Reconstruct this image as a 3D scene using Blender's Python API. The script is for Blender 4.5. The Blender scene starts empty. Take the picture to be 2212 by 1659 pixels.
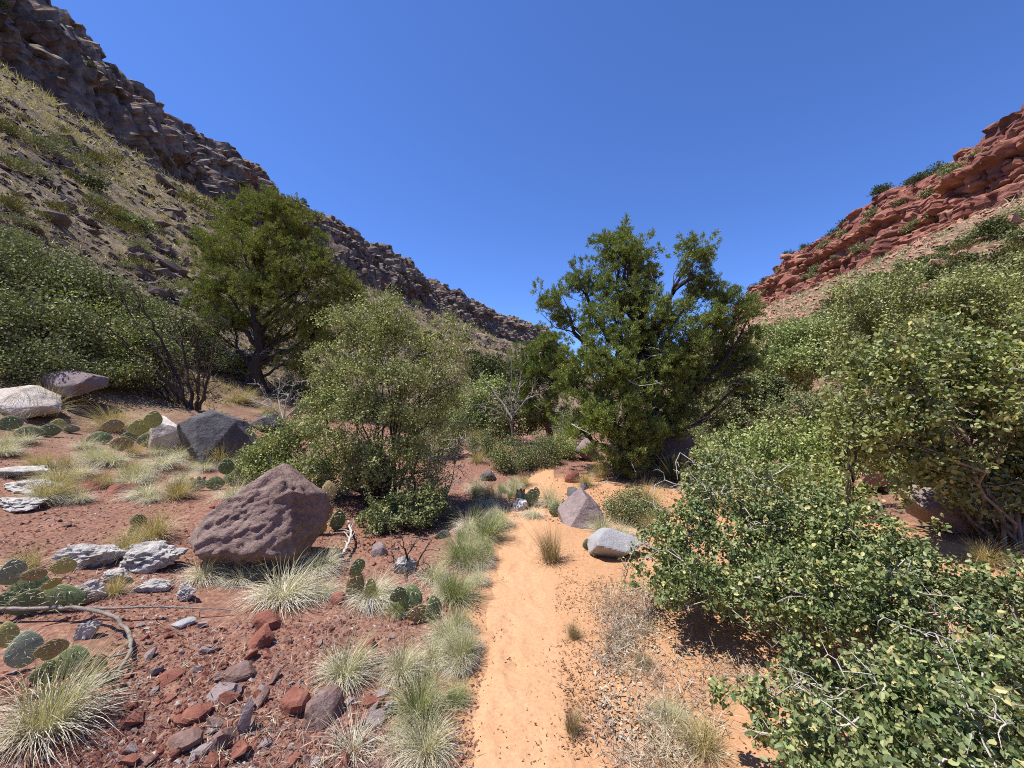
import bpy, math, random
import numpy as np
from mathutils import Matrix, Vector, Euler

# ------------------------------------------------------------------ camera, sky, sun
sc = bpy.context.scene
col = sc.collection
EYE = 1.6
PITCH = math.radians(1.87)
LENS = 14.0
cam = bpy.data.cameras.new("camera"); camo = bpy.data.objects.new("camera", cam); col.objects.link(camo)
cam.sensor_width = 36.0; cam.lens = LENS; cam.clip_start = 0.05; cam.clip_end = 6000
camo.location = (0, 0, EYE); camo.rotation_euler = (math.pi/2 + PITCH, 0, 0)
sc.camera = camo
SUN = Vector((-0.40, -0.03, 0.91)).normalized()
SUN_EL = math.asin(SUN.z); SUN_AZ = math.atan2(SUN.x, SUN.y)
w = bpy.data.worlds.new("World"); sc.world = w; w.use_nodes = True
nt = w.node_tree; bg = nt.nodes["Background"]
sky = nt.nodes.new("ShaderNodeTexSky"); sky.sky_type = 'NISHITA'; sky.sun_disc = False
sky.sun_elevation = SUN_EL; sky.sun_rotation = SUN_AZ
sky.altitude = 1500; sky.air_density = 1.0; sky.dust_density = 0.1; sky.ozone_density = 5.0
tint = nt.nodes.new("ShaderNodeMix"); tint.data_type = 'RGBA'; tint.blend_type = 'MULTIPLY'; tint.inputs[0].default_value = 1.0
tint.inputs[7].default_value = (0.58, 0.74, 1.10, 1)
nt.links.new(sky.outputs[0], tint.inputs[6]); nt.links.new(tint.outputs[2], bg.inputs[0]); bg.inputs[1].default_value = 0.13
sun = bpy.data.lights.new("sun", 'SUN'); suno = bpy.data.objects.new("sun", sun); col.objects.link(suno)
sun.energy = 5.0; sun.angle = math.radians(0.53); sun.color = (1.0, 0.95, 0.87)
suno.rotation_euler = SUN.to_track_quat('Z', 'Y').to_euler(); suno.location = (0, 0, 60)
sc.view_settings.view_transform = 'Standard'; sc.view_settings.look = 'None'
sc.view_settings.exposure = 0.58; sc.view_settings.gamma = 1.0
sc.view_settings.use_curve_mapping = False
sc.cycles.use_denoising = False
sc.cycles.filter_width = 1.0
sc.cycles.max_bounces = 6; sc.cycles.diffuse_bounces = 3; sc.cycles.transmission_bounces = 3
sc.cycles.transparent_max_bounces = 4; sc.cycles.caustics_reflective = False; sc.cycles.caustics_refractive = False

# ------------------------------------------------------------------ numpy noise
def _h(ix, iy, iz, seed):
    n = (ix.astype(np.int64)*374761393 + iy.astype(np.int64)*668265263 + iz.astype(np.int64)*2147483647 + seed*974634777)
    n = (n ^ (n >> 13)) * 1274126177
    n = (n ^ (n >> 16)) & 0xffffff
    n = (n*7919 ^ (n >> 7)) & 0xffffff
    return n.astype(np.float64)/float(0xffffff)
def vnoise(p, seed=0):
    p = np.asarray(p, float); i = np.floor(p).astype(np.int64); f = p - i; f = f*f*(3-2*f)
    r = 0
    for dx in (0, 1):
        wx = f[:, 0] if dx else 1-f[:, 0]
        for dy in (0, 1):
            wy = f[:, 1] if dy else 1-f[:, 1]
            for dz in (0, 1):
                wz = f[:, 2] if dz else 1-f[:, 2]
                r = r + wx*wy*wz*_h(i[:, 0]+dx, i[:, 1]+dy, i[:, 2]+dz, seed)
    return r*2-1
def fbm(p, octv=4, seed=0, gain=0.5):
    p = np.asarray(p, float); a = 1.0; s = 0; t = 0
    for o in range(octv):
        s = s + a*vnoise(p*(2.03**o)+o*17.3, seed+o); t += a; a *= gain
    return s/t
def worley(p, seed=0):
    p = np.asarray(p, float); i = np.floor(p).astype(np.int64)
    f1 = np.full(len(p), 9.0); f2 = np.full(len(p), 9.0); cid = np.zeros(len(p))
    for dx in (-1, 0, 1):
        for dy in (-1, 0, 1):
            for dz in (-1, 0, 1):
                cx, cy, cz = i[:, 0]+dx, i[:, 1]+dy, i[:, 2]+dz
                q = np.stack([cx+_h(cx, cy, cz, seed+1), cy+_h(cx, cy, cz, seed+2), cz+_h(cx, cy, cz, seed+3)], 1)
                d = np.sqrt(((q-p)**2).sum(1))
                m = d < f1
                f2 = np.where(m, f1, np.minimum(f2, d)); cid = np.where(m, _h(cx, cy, cz, seed+4), cid); f1 = np.where(m, d, f1)
    return f1, f2, cid
def xy0(x, y, s): return np.stack([x/s, y/s, np.zeros_like(x)], 1)
def norm(a): return a/np.maximum(np.linalg.norm(a, axis=-1, keepdims=True), 1e-9)

# ------------------------------------------------------------------ canyon plan and ground height
def densify(pts, step):
    pts = np.array(pts, float); out = []
    n = len(pts)
    for i in range(n-1):
        p0 = pts[max(i-1, 0)]; p1 = pts[i]; p2 = pts[i+1]; p3 = pts[min(i+2, n-1)]
        m = max(2, int(np.linalg.norm(p2-p1)/step))
        t = np.linspace(0, 1, m, endpoint=False)[:, None]
        out.append(0.5*((2*p1)+(-p0+p2)*t+(2*p0-5*p1+4*p2-p3)*t*t+(-p0+3*p1-3*p2+p3)*t**3))
    out.append(pts[-1:]); return np.concatenate(out)
LBASE = [(-92, -110), (-86, -40), (-80, 20), (-78, 70), (-76, 140), (-61, 188), (-28, 290), (18, 395), (52, 450), (58, 520), (30, 640)]
RBASE = [(104, -110), (107, -40), (109, 30), (112, 97), (126, 182), (143, 258), (158, 292), (190, 330), (290, 400)]
LP = densify(LBASE, 12); RP = densify(RBASE, 12)
def pdist(x, y, P):
    best = np.full(x.shape, 1e9)
    for a, b in zip(P[:-1], P[1:]):
        d = b-a; L = d@d
        t = np.clip(((x-a[0])*d[0]+(y-a[1])*d[1])/L, 0, 1)
        best = np.minimum(best, (x-a[0]-t*d[0])**2+(y-a[1]-t*d[1])**2)
    return np.sqrt(best)
PATHPTS = np.array([(-3, 0.0, .30), (1.7, .03, .24), (2.55, .075, .27), (4.05, .12, .30), (5.1, .16, .30), (6.25, .36, .26), (8, .62, .25), (9.8, .74, .30), (12, .2, .3), (18, -.5, .3)])
def pathx(y): return np.interp(y, PATHPTS[:, 0], PATHPTS[:, 1])
def pathw(y): return np.interp(y, PATHPTS[:, 0], PATHPTS[:, 2])
def smax(a, b, c): return 0.5*(a+b+np.sqrt((a-b)**2+c))
def gh(x, y, fine=True):
    x = np.atleast_1d(np.asarray(x, float)); y = np.atleast_1d(np.asarray(y, float))
    a = np.clip(-x-.7, 0, 16); yc = np.clip(y, -5, 60)
    h = .055*a+.0045*a*a+.013*a*np.clip(yc-8, 0, 10)
    h = h + .24*np.exp(-((yc-9.8)/2.3)**2)*np.exp(-((x-.3)/3.2)**2)
    h = h + .025*np.clip(x-7, 0, 40)
    off = np.abs(x-pathx(yc)); onp = np.exp(-(off/(pathw(yc)*1.25))**4)*(y < 14)
    n = .10*fbm(xy0(x, y, 1.7), 3, 5)*(1-.8*onp)
    if fine:
        n = n + .022*fbm(xy0(x, y, .22), 3, 9)*(1-.75*onp)
    h = h + n - .035*onp
    tl = 52.5-.72*pdist(x, y, LP)
    tr = 45-.50*pdist(x, y, RP)
    far = np.sqrt(x*x+y*y)
    amp = np.clip((far-12)/40, 0, 1)
    tn = amp*(2.2*fbm(xy0(x, y, 16), 4, 21)+.9*fbm(xy0(x, y, 3.0), 3, 31))
    h = smax(h, tl+tn, 1.0)-.03; h = smax(h, tr+tn, 1.0)
    h = h + np.clip(far-500, 0, 1500)*.05
    return h
def g1(x, y): return float(gh([x], [y], False)[0])

# pixel (in a 2212 x 1659 picture) to a point in the world
K = 18.0/LENS/1106.0
cp, sp = math.cos(PITCH), math.sin(PITCH)
def ray(u, v):
    cx = (u-1106)*K; cy = (829.5-v)*K
    return np.array([cx, cp-cy*sp, sp+cy*cp])
def P(u, v, Y):
    d = ray(u, v); return np.array([0, 0, EYE])+d*(Y/d[1])
def G(u, v, y0=1.0, ymax=300):
    d = ray(u, v); d = d/d[1]
    ys = np.concatenate([np.arange(y0, 30, .05), np.arange(30, ymax, .5)])
    q = ys[:, None]*d[None]
    z = EYE+q[:, 2]; g = gh(q[:, 0], q[:, 1], False)
    i = np.argmax(z < g) if (z < g).any() else len(ys)-1
    return np.array([q[i, 0], q[i, 1], g[i]])

# ------------------------------------------------------------------ mesh helpers
def make_mesh(name, v, faces, smooth=False, attrs=None):
    """faces: list of int arrays (n,3) / (n,4)"""
    me = bpy.data.meshes.new(name)
    v = np.asarray(v, np.float32)
    if not isinstance(faces, list): faces = [faces]
    faces = [np.asarray(f, np.int32) for f in faces if len(f)]
    loops = np.concatenate([f.ravel() for f in faces]); tot = np.concatenate([np.full(len(f), f.shape[1], np.int32) for f in faces])
    st = np.concatenate([[0], np.cumsum(tot)[:-1]]).astype(np.int32)
    me.vertices.add(len(v)); me.vertices.foreach_set("co", v.ravel())
    me.loops.add(len(loops)); me.loops.foreach_set("vertex_index", loops)
    me.polygons.add(len(tot)); me.polygons.foreach_set("loop_start", st); me.polygons.foreach_set("loop_total", tot)
    me.polygons.foreach_set("use_smooth", np.full(len(tot), bool(smooth)))
    if attrs:
        for k, a in attrs.items():
            at = me.attributes.new(k, 'FLOAT', 'POINT'); at.data.foreach_set("value", np.asarray(a, np.float32))
    me.update(calc_edges=True); me.validate()
    return me
def link(name, data, parent=None, loc=None, mat=None):
    o = bpy.data.objects.new(name, data); col.objects.link(o)
    if parent is not None: o.parent = parent
    if loc is not None: o.location = loc
    if mat is not None and data is not None and not data.materials: data.materials.append(mat)
    return o
def tag(o, label=None, cat=None, group=None, kind=None):
    if label: o["label"] = label
    if cat: o["category"] = cat
    if group: o["group"] = group
    if kind: o["kind"] = kind
    return o
def thing(name, label, cat, loc, group=None):
    o = link(name, None, None, loc); o.empty_display_size = .1
    return tag(o, label, cat, group)
def part(name, v, f, mat, parent, smooth=False, attrs=None, kind=None):
    v = np.asarray(v, float)-np.array(parent.location)
    o = link(name, make_mesh(name, v, f, smooth, attrs), parent, None, mat)
    if kind: o["kind"] = kind
    return o
def copy_tree(root):
    c = root.copy(); col.objects.link(c)
    for ch in root.children:
        d = ch.copy(); col.objects.link(d); d.parent = c
        for g in ch.children:
            e = g.copy(); col.objects.link(e); e.parent = d
    return c
class Geo:
    def __init__(s): s.v = []; s.f3 = []; s.f4 = []; s.n = 0; s.a = []
    def add(s, v, f, a=None):
        v = np.asarray(v); f = np.asarray(f)+s.n
        s.v.append(v); (s.f3 if f.shape[1] == 3 else s.f4).append(f); s.n += len(v)
        s.a.append(np.full(len(v), 0.0) if a is None else np.broadcast_to(a, (len(v),)))
    def get(s):
        fs = []
        if s.f3: fs.append(np.concatenate(s.f3))
        if s.f4: fs.append(np.concatenate(s.f4))
        return np.concatenate(s.v), fs
    def attr(s): return np.concatenate(s.a)
def tube(geo, pts, r0, r1, sides=5, a=None, power=1.0):
    pts = np.asarray(pts, float); n = len(pts)
    t = np.gradient(pts, axis=0); t = norm(t)
    ref = np.where(np.abs(t[:, 2:3]) > .9, np.array([[1., 0, 0]]), np.array([[0, 0, 1.]]))
    s1 = norm(np.cross(t, ref)); s2 = np.cross(t, s1)
    r = (r0+(r1-r0)*np.linspace(0, 1, n)**power)[:, None, None]
    th = np.arange(sides)*2*math.pi/sides
    ring = pts[:, None]+r*(np.cos(th)[None, :, None]*s1[:, None]+np.sin(th)[None, :, None]*s2[:, None])
    i = np.arange(n-1)[:, None]*sides; j = np.arange(sides)[None]; k = (j+1) % sides
    f = np.stack([i+j, i+k, i+sides+k, i+sides+j], -1).reshape(-1, 4)
    geo.add(ring.reshape(-1, 3), f, a)
def curve(p0, p1, rng, n=6, sag=0.0, wob=.08, up=0.0):
    p0 = np.asarray(p0, float); p1 = np.asarray(p1, float)
    t = np.linspace(0, 1, n)[:, None]; L = np.linalg.norm(p1-p0)
    b = (t*(1-t))*4
    p = p0+(p1-p0)*t
    p = p+b*(np.array([0, 0, up*L])[None]+wob*L*rng.normal(size=3)[None])
    j = rng.normal(size=(n, 3))*wob*.35*L; j[0] = 0; j[-1] = 0
    return p+j
def rv(rng, n):
    d = rng.normal(size=(n, 3)); return norm(d)

# leaves: template rows (along, across, lift)
T_DIAMOND = (np.array([(0, 0, 0), (.5, .5, .0), (1, 0, 0), (.5, -.5, .0)]), np.array([(0, 1, 2, 3)]))
T_TRI = (np.array([(0, .35, 0), (0, -.35, 0), (1, 0, 0)]), np.array([(0, 1, 2)]))
T_LEAF = (np.array([(0, 0, 0), (.32, .46, .12), (.78, .40, .10), (1, 0, -.05), (.78, -.40, .10), (.32, -.46, .12)]), np.array([(0, 3, 2, 1), (0, 5, 4, 3)]))
def leaves(c, d, nrm, ln, wd, T):
    tv, tf = T; n = len(c)
    d = norm(d); b = norm(np.cross(nrm, d)); m = np.cross(d, b)
    ln = np.broadcast_to(ln, (n,))[:, None, None]; wd = np.broadcast_to(wd, (n,))[:, None, None]
    v = c[:, None]+tv[None, :, 0:1]*ln*d[:, None]+tv[None, :, 1:2]*wd*b[:, None]+tv[None, :, 2:3]*wd*m[:, None]
    f = tf[None]+(np.arange(n)*len(tv))[:, None, None]
    return v.reshape(-1, 3), f.reshape(-1, tf.shape[1])

# ------------------------------------------------------------------ materials
MATS = {}
class NT:
    def __init__(s, name):
        s.m = bpy.data.materials.new(name); s.m.use_nodes = True; s.t = s.m.node_tree
        s.t.nodes.clear(); s.out = s.n("ShaderNodeOutputMaterial"); MATS[name] = s.m
    def n(s, typ, **kw):
        x = s.t.nodes.new(typ)
        for k, v in kw.items():
            if k.startswith("i_"):
                key = k[2:]; key = int(key) if key.isdigit() else key.replace("_", " ")
                x.inputs[key].default_value = v
            else: setattr(x, k, v)
        return x
    def l(s, a, b): s.t.links.new(a, b)
    def ramp(s, fac, stops, interp='LINEAR'):
        r = s.n("ShaderNodeValToRGB"); r.color_ramp.interpolation = interp
        e = r.color_ramp.elements
        while len(e) < len(stops): e.new(.5)
        for x, (p, c) in zip(e, stops):
            x.position = p; x.color = (*c, 1) if len(c) == 3 else c
        s.l(fac, r.inputs[0]); return r.outputs[0]
    def noise(s, vec, scale, detail=5, rough=.6, dist=0.0):
        x = s.n("ShaderNodeTexNoise"); x.inputs["Scale"].default_value = scale; x.inputs["Detail"].default_value = detail
        x.inputs["Roughness"].default_value = rough; x.inputs["Distortion"].default_value = dist
        if vec is not None: s.l(vec, x.inputs["Vector"])
        return x.outputs["Fac"]
    def mix(s, fac, a, b, mode='MIX'):
        x = s.n("ShaderNodeMix", data_type='RGBA', blend_type=mode)
        for val, sock in ((fac, x.inputs[0]), (a, x.inputs[6]), (b, x.inputs[7])):
            if isinstance(val, (int, float)): sock.default_value = val
            elif isinstance(val, tuple): sock.default_value = (*val, 1)
            else: s.l(val, sock)
        return x.outputs[2]
    def math(s, op, a, b=None):
        x = s.n("ShaderNodeMath", operation=op)
        for val, sock in ((a, x.inputs[0]), (b, x.inputs[1])):
            if val is None: continue
            if isinstance(val, (int, float)): sock.default_value = val
            else: s.l(val, sock)
        return x.outputs[0]
    def bump(s, h, strength, dist):
        x = s.n("ShaderNodeBump"); x.inputs["Strength"].default_value = strength; x.inputs["Distance"].default_value = dist
        s.l(h, x.inputs["Height"]); return x.outputs[0]
    def finish(s, colr, rough=.9, nrm=None, spec=.2, transl=None):
        p = s.n("ShaderNodeBsdfPrincipled"); p.inputs["Roughness"].default_value = rough; p.inputs["Specular IOR Level"].default_value = spec
        if isinstance(colr, tuple): p.inputs["Base Color"].default_value = (*colr, 1)
        else: s.l(colr, p.inputs["Base Color"])
        if nrm is not None: s.l(nrm, p.inputs["Normal"])
        if transl:
            tb = s.n("ShaderNodeBsdfTranslucent"); ms = s.n("ShaderNodeMixShader"); ms.inputs[0].default_value = transl
            tc = s.mix(1.0, colr, (1.15, 1.3, .65), 'MULTIPLY')
            s.l(tc, tb.inputs[0]); s.l(p.outputs[0], ms.inputs[1]); s.l(tb.outputs[0], ms.inputs[2]); s.l(ms.outputs[0], s.out.inputs[0])
        else: s.l(p.outputs[0], s.out.inputs[0])
        return s.m
def pos(t): return t.n("ShaderNodeNewGeometry").outputs["Position"]
def objc(t): return t.n("ShaderNodeTexCoord").outputs["Object"]
def scaled(t, vec, sx, sy, sz):
    m = t.n("ShaderNodeMapping"); m.inputs["Scale"].default_value = (sx, sy, sz); t.l(vec, m.inputs[0]); return m.outputs[0]

def m_leaf(name, cols, transl=.25, rough=.55, spec=.25, noise_scale=1.3):
    t = NT(name); g = t.n("ShaderNodeNewGeometry")
    n = len(cols)
    c = t.ramp(g.outputs["Random Per Island"], [((i+.5)/n, x) for i, x in enumerate(cols)])
    k = t.noise(g.outputs["Position"], noise_scale, 3)
    c = t.mix(t.ramp(k, [(.35, (0, 0, 0)), (.7, (1, 1, 1))]), c, t.mix(1.0, c, (1.22, 1.2, .95), 'MULTIPLY'))
    return t.finish(c, rough, None, spec, transl)
def m_bark(name, a, b, scale=12):
    t = NT(name); o = pos(t); n1 = t.noise(scaled(t, o, 1, 1, .25), scale, 5, .7)
    return t.finish(t.ramp(n1, [(.3, a), (.7, b)]), .95, t.bump(n1, .8, .02), .1)

m_leaf("juniper_leaf", [(0.094, 0.135, 0.040), (0.171, 0.222, 0.063), (0.144, 0.190, 0.055), (0.265, 0.309, 0.101), (0.111, 0.156, 0.057), (0.321, 0.349, 0.125)], .16, .75, .1, 1.1)
m_leaf("juniper_leaf_pale", [(0.116, 0.144, 0.042), (0.182, 0.210, 0.058), (0.157, 0.186, 0.052), (0.237, 0.257, 0.080), (0.293, 0.306, 0.100)], .16, .75, .1, 1.1)
m_leaf("broad_leaf", [(0.130, 0.164, 0.058), (0.194, 0.222, 0.083), (0.264, 0.287, 0.121), (0.365, 0.381, 0.182), (0.153, 0.187, 0.073), (0.470, 0.468, 0.266)], .15, .6, .15)  # palest entry paints specular glints into the leaf colour
m_leaf("scrub_leaf", [(0.094, 0.117, 0.055), (0.135, 0.158, 0.074), (0.187, 0.208, 0.100), (0.246, 0.257, 0.137), (0.105, 0.129, 0.058), (0.328, 0.328, 0.189)], .12, .65, .12)
m_leaf("oak_leaf", [(0.073, 0.110, 0.047), (0.116, 0.159, 0.067), (0.174, 0.220, 0.096), (0.253, 0.291, 0.138), (0.085, 0.126, 0.054), (0.348, 0.373, 0.168), (0.111, 0.159, 0.078), (0.442, 0.395, 0.197)], .14, .45, .3)
m_leaf("oak_leaf_yellow", [(0.136, 0.174, 0.074), (0.203, 0.235, 0.093), (0.293, 0.315, 0.127), (0.158, 0.196, 0.086), (0.429, 0.426, 0.174), (0.113, 0.151, 0.067), (0.180, 0.212, 0.086), (0.248, 0.281, 0.121), (0.101, 0.134, 0.067)], .18, .45, .3)
m_leaf("willow_leaf", [(0.145, 0.201, 0.076), (0.198, 0.247, 0.097), (0.256, 0.305, 0.126), (0.338, 0.380, 0.179), (0.466, 0.483, 0.263)], .18, .6, .15)
m_leaf("sage_leaf", [(0.172, 0.190, 0.110), (0.230, 0.241, 0.150), (0.287, 0.287, 0.180), (0.149, 0.167, 0.085)], .12, .7, .1)
m_leaf("olive_leaf", [(.13, .125, .045), (.17, .155, .06), (.21, .18, .075), (.11, .115, .04)], .12, .7, .1)
m_leaf("dry_leaf", [(.36, .30, .24), (.26, .21, .17), (.48, .42, .36), (.20, .15, .11), (.56, .52, .46), (.32, .23, .15)], .05, .8, .1, 4)
m_leaf("twig_litter", [(.30, .25, .20), (.42, .36, .29), (.52, .47, .40), (.18, .13, .10)], 0, .9, .1, 4)
m_leaf("crumbs", [(.16, .09, .055), (.24, .13, .075), (.12, .07, .045)], 0, .9, .1, 4)
m_leaf("far_green", [(.062, .080, .035), (.085, .100, .045), (.110, .120, .055)], .1, .7, .1)
m_bark("bark_dark", (.035, .026, .020), (.12, .095, .075))
m_bark("bark_grey", (.12, .10, .085), (.32, .28, .24), 20)
m_bark("bark_pale", (.34, .31, .28), (.60, .57, .53), 25)
m_bark("twig_grey", (.16, .13, .115), (.42, .37, .33), 30)

def m_grass(name, pale, mid, green):
    t = NT(name); a = t.n("ShaderNodeAttribute", attribute_name="tone").outputs["Fac"]
    g = t.n("ShaderNodeNewGeometry")
    c = t.ramp(a, [(0, pale), (.5, mid), (1, green)])
    v = t.ramp(g.outputs["Random Per Island"], [(0, (.62, .60, .58)), (.5, (1, 1, 1)), (1, (1.22, 1.2, 1.12))])
    return t.finish(t.mix(1.0, c, v, 'MULTIPLY'), .6, None, .25, .2)
m_grass("bunch_grass", (.66, .61, .53), (.52, .48, .31), (.22, .24, .085))
m_grass("straw_grass", (.55, .47, .33), (.45, .36, .16), (.30, .25, .08))
m_grass("green_grass", (.52, .50, .34), (.32, .34, .16), (.17, .21, .075))
m_grass("dark_grass", (.46, .38, .27), (.30, .23, .13), (.22, .19, .08))

def m_soil():
    t = NT("soil"); p = pos(t)
    s = t.n("ShaderNodeAttribute", attribute_name="sand").outputs["Fac"]
    far = t.n("ShaderNodeAttribute", attribute_name="slope").outputs["Fac"]
    n1 = t.noise(p, 1.6, 6, .65); n2 = t.noise(p, 28, 5, .7); n3 = t.noise(p, 110, 3, .6)
    vor = t.n("ShaderNodeTexVoronoi"); vor.inputs["Scale"].default_value = 42; t.l(p, vor.inputs["Vector"])
    red = t.ramp(n2, [(.25, (.105, .055, .042)), (.45, (.195, .105, .078)), (.6, (.275, .160, .116)), (.78, (.41, .285, .20))])
    red = t.mix(t.ramp(n1, [(.42, (0, 0, 0)), (.65, (1, 1, 1))]), red, t.mix(1.0, red, (1.15, 1.12, 1.10), 'MULTIPLY'))
    gr = t.mix(t.ramp(vor.outputs["Color"], [(.0, (0, 0, 0)), (1, (1, 1, 1))]), (.62, .58, .56), (1.3, 1.22, 1.16))
    red = t.mix(.55, red, t.mix(1.0, red, gr, 'MULTIPLY'))
    sand = t.ramp(n2, [(.25, (.35, .188, .098)), (.5, (.45, .252, .134)), (.75, (.52, .305, .176))])
    sm = t.math('ADD', s, t.math('MULTIPLY', t.math('SUBTRACT', n1, .5), .9))
    c = t.mix(t.ramp(sm, [(.40, (0, 0, 0)), (.60, (1, 1, 1))]), red, sand)
    # hillside earth: tan dust, dark scree, dry grass
    d1 = t.noise(p, .16, 6, .65, .4); d2 = t.noise(p, 1.1, 6, .75)
    hill = t.ramp(d2, [(.32, (.065, .052, .040)), (.44, (.150, .118, .080)), (.56, (.255, .200, .125)), (.70, (.37, .30, .185))])
    hill2 = t.ramp(d2, [(.35, (.060, .046, .038)), (.55, (.140, .105, .080)), (.72, (.26, .205, .15))])
    hill = t.mix(t.ramp(d1, [(.50, (0, 0, 0)), (.60, (1, 1, 1))]), hill, hill2)
    rs = t.n("ShaderNodeAttribute", attribute_name="redside").outputs["Fac"]
    hr = t.ramp(d2, [(.32, (.070, .075, .036)), (.46, (.150, .118, .070)), (.60, (.26, .165, .115)), (.75, (.42, .28, .21))])
    hill = t.mix(rs, hill, hr)
    c = t.mix(far, c, hill)
    h = t.math('ADD', t.math('MULTIPLY', n2, 1.0), t.math('MULTIPLY', n3, .5))
    hb = t.math('ADD', h, t.math('MULTIPLY', t.math('MULTIPLY', d2, far), 25.0))
    return t.finish(c, .95, t.bump(hb, .7, .016), .1)
m_soil()
def m_sand():
    t = NT("path_sand"); p = pos(t)
    n1 = t.noise(p, 2.2, 5); n2 = t.noise(p, 45, 4, .7); n3 = t.noise(p, 7, 4, .6)
    c = t.ramp(n2, [(.25, (.38, .205, .105)), (.5, (.475, .268, .142)), (.8, (.54, .32, .182))])
    c = t.mix(t.ramp(n1, [(.35, (0, 0, 0)), (.7, (1, 1, 1))]), c, t.mix(1.0, c, (1.02, 1.06, 1.12), 'MULTIPLY'))
    h = t.math('ADD', n2, t.math('MULTIPLY', n3, 4.0))
    return t.finish(c, .95, t.bump(h, .5, .008), .1)
m_sand()
def m_cliff(name, cols, patch, dust, nscale, strata, duststart=.55, patch_amt=(.55, .68)):
    t = NT(name); p = pos(t); g = t.n("ShaderNodeNewGeometry")
    warp = t.noise(p, nscale*.5, 4)
    n1 = t.noise(p, nscale, 8, .7, .3); n2 = t.noise(scaled(t, p, 1, 1, strata), nscale*2.2, 6, .65)
    f = t.math('ADD', t.math('MULTIPLY', n1, .5), t.math('MULTIPLY', n2, .5))
    c = t.ramp(f, cols)
    pn = t.noise(p, nscale*.35, 5, .6)
    c = t.mix(t.ramp(pn, [(patch_amt[0], (0, 0, 0)), (patch_amt[1], (1, 1, 1))]), c, t.mix(t.noise(p, nscale*3, 4), tuple(x*.7 for x in patch), tuple(x*1.4 for x in patch)))
    sep = t.n("ShaderNodeSeparateXYZ"); t.l(g.outputs["Normal"], sep.inputs[0])
    dn = t.math('ADD', sep.outputs[2], t.math('MULTIPLY', t.math('SUBTRACT', t.noise(p, nscale*1.5, 5, .7), .5), .8))
    c = t.mix(t.ramp(dn, [(duststart, (0, 0, 0)), (duststart+.22, (1, 1, 1))]), c, t.mix(t.noise(p, nscale*4, 4), tuple(x*.6 for x in dust), tuple(x*1.4 for x in dust)))
    h = t.math('ADD', t.noise(p, nscale*2.5, 8, .75), t.math('MULTIPLY', n2, .8))
    return t.finish(c, .95, t.bump(h, .8, .18), .1)
m_cliff("basalt_cliff", [(.32, (.040, .028, .024)), (.45, (.125, .092, .078)), (.56, (.235, .178, .150)), (.68, (.42, .345, .29))], (.23, .115, .085), (.25, .215, .14), .35, .6, .62)
m_cliff("sandstone_cliff", [(.32, (.085, .036, .028)), (.44, (.225, .088, .064)), (.56, (.335, .142, .102)), (.70, (.47, .265, .195))], (.13, .058, .050), (.30, .225, .135), .16, 4.5, .66)

def m_rock(name, cols, scale=4.0, bstr=.8, bdist=.03, spots=None, patch=None, facing_tint=None):
    t = NT(name); p = pos(t)
    n1 = t.noise(p, scale, 8, .7, .2); n2 = t.noise(p, scale*6, 6, .7)
    c = t.ramp(t.math('ADD', t.math('MULTIPLY', n1, .65), t.math('MULTIPLY', n2, .35)), cols)
    if patch:
        pn = t.noise(p, scale*.35, 5, .55)
        c = t.mix(t.ramp(pn, [(patch[1], (0, 0, 0)), (patch[1]+.1, (1, 1, 1))]), c, patch[0])
    if spots:
        sn = t.noise(p, scale*5, 5, .7)
        c = t.mix(t.ramp(sn, [(spots[1], (0, 0, 0)), (spots[1]+.05, (1, 1, 1))]), c, spots[0])
    if facing_tint:
        dv = t.n("ShaderNodeVectorMath", operation='DOT_PRODUCT'); t.l(t.n("ShaderNodeNewGeometry").outputs["Normal"], dv.inputs[0]); dv.inputs[1].default_value = facing_tint[1]
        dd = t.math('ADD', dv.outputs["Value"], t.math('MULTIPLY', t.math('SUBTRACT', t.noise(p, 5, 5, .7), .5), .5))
        c = t.mix(t.ramp(dd, [(.72, (0, 0, 0)), (.90, (1, 1, 1))]), c, t.mix(n2, tuple(x*.7 for x in facing_tint[0]), tuple(x*1.3 for x in facing_tint[0])))  # second colour on faces turned along the given direction
    h = t.math('ADD', n1, t.math('MULTIPLY', n2, .6))
    return t.finish(c, .92, t.bump(h, bstr, bdist), .15)
m_rock("boulder_pink", [(.30, (.12, .080, .070)), (.45, (.235, .162, .142)), (.58, (.32, .225, .195)), (.75, (.43, .315, .275))], 3.5, 1.0, .05, ((.46, .37, .33), .66), None, ((.235, .215, .215), (-.62, -.1, .77)))  # greyer on faces pointing up and left
m_rock("rock_dark", [(.30, (.05, .047, .048)), (.50, (.115, .108, .110)), (.70, (.20, .185, .185))], 3.0, .8, .04, ((.40, .38, .36), .70), ((.18, .125, .115), .60))
m_rock("rock_grey", [(.25, (.24, .24, .25)), (.5, (.34, .34, .35)), (.75, (.46, .46, .47))], 8, .7, .02)
m_rock("rock_purple", [(.30, (.15, .11, .11)), (.50, (.25, .195, .19)), (.70, (.36, .29, .28))], 4, .8, .03, ((.48, .44, .40), .66))
m_rock("rock_pale", [(.25, (.30, .24, .20)), (.45, (.46, .40, .35)), (.62, (.62, .58, .53)), (.8, (.72, .69, .66))], 3, .9, .03, None, ((.42, .27, .19), .60))
m_rock("rock_red", [(.30, (.13, .050, .038)), (.50, (.24, .095, .068)), (.70, (.34, .165, .12))], 9, .9, .02)
m_rock("rock_sandstone", [(.30, (.24, .12, .09)), (.50, (.40, .21, .15)), (.70, (.50, .32, .24))], 3, .8, .04)
m_rock("stone_mix", [(.30, (.12, .062, .050)), (.50, (.20, .125, .105)), (.70, (.30, .225, .205))], 7, .8, .02)
m_rock("scree_rock", [(.30, (.065, .050, .045)), (.50, (.150, .115, .100)), (.70, (.29, .23, .195))], 1.2, .9, .06, None, ((.22, .12, .09), .62))
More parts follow.
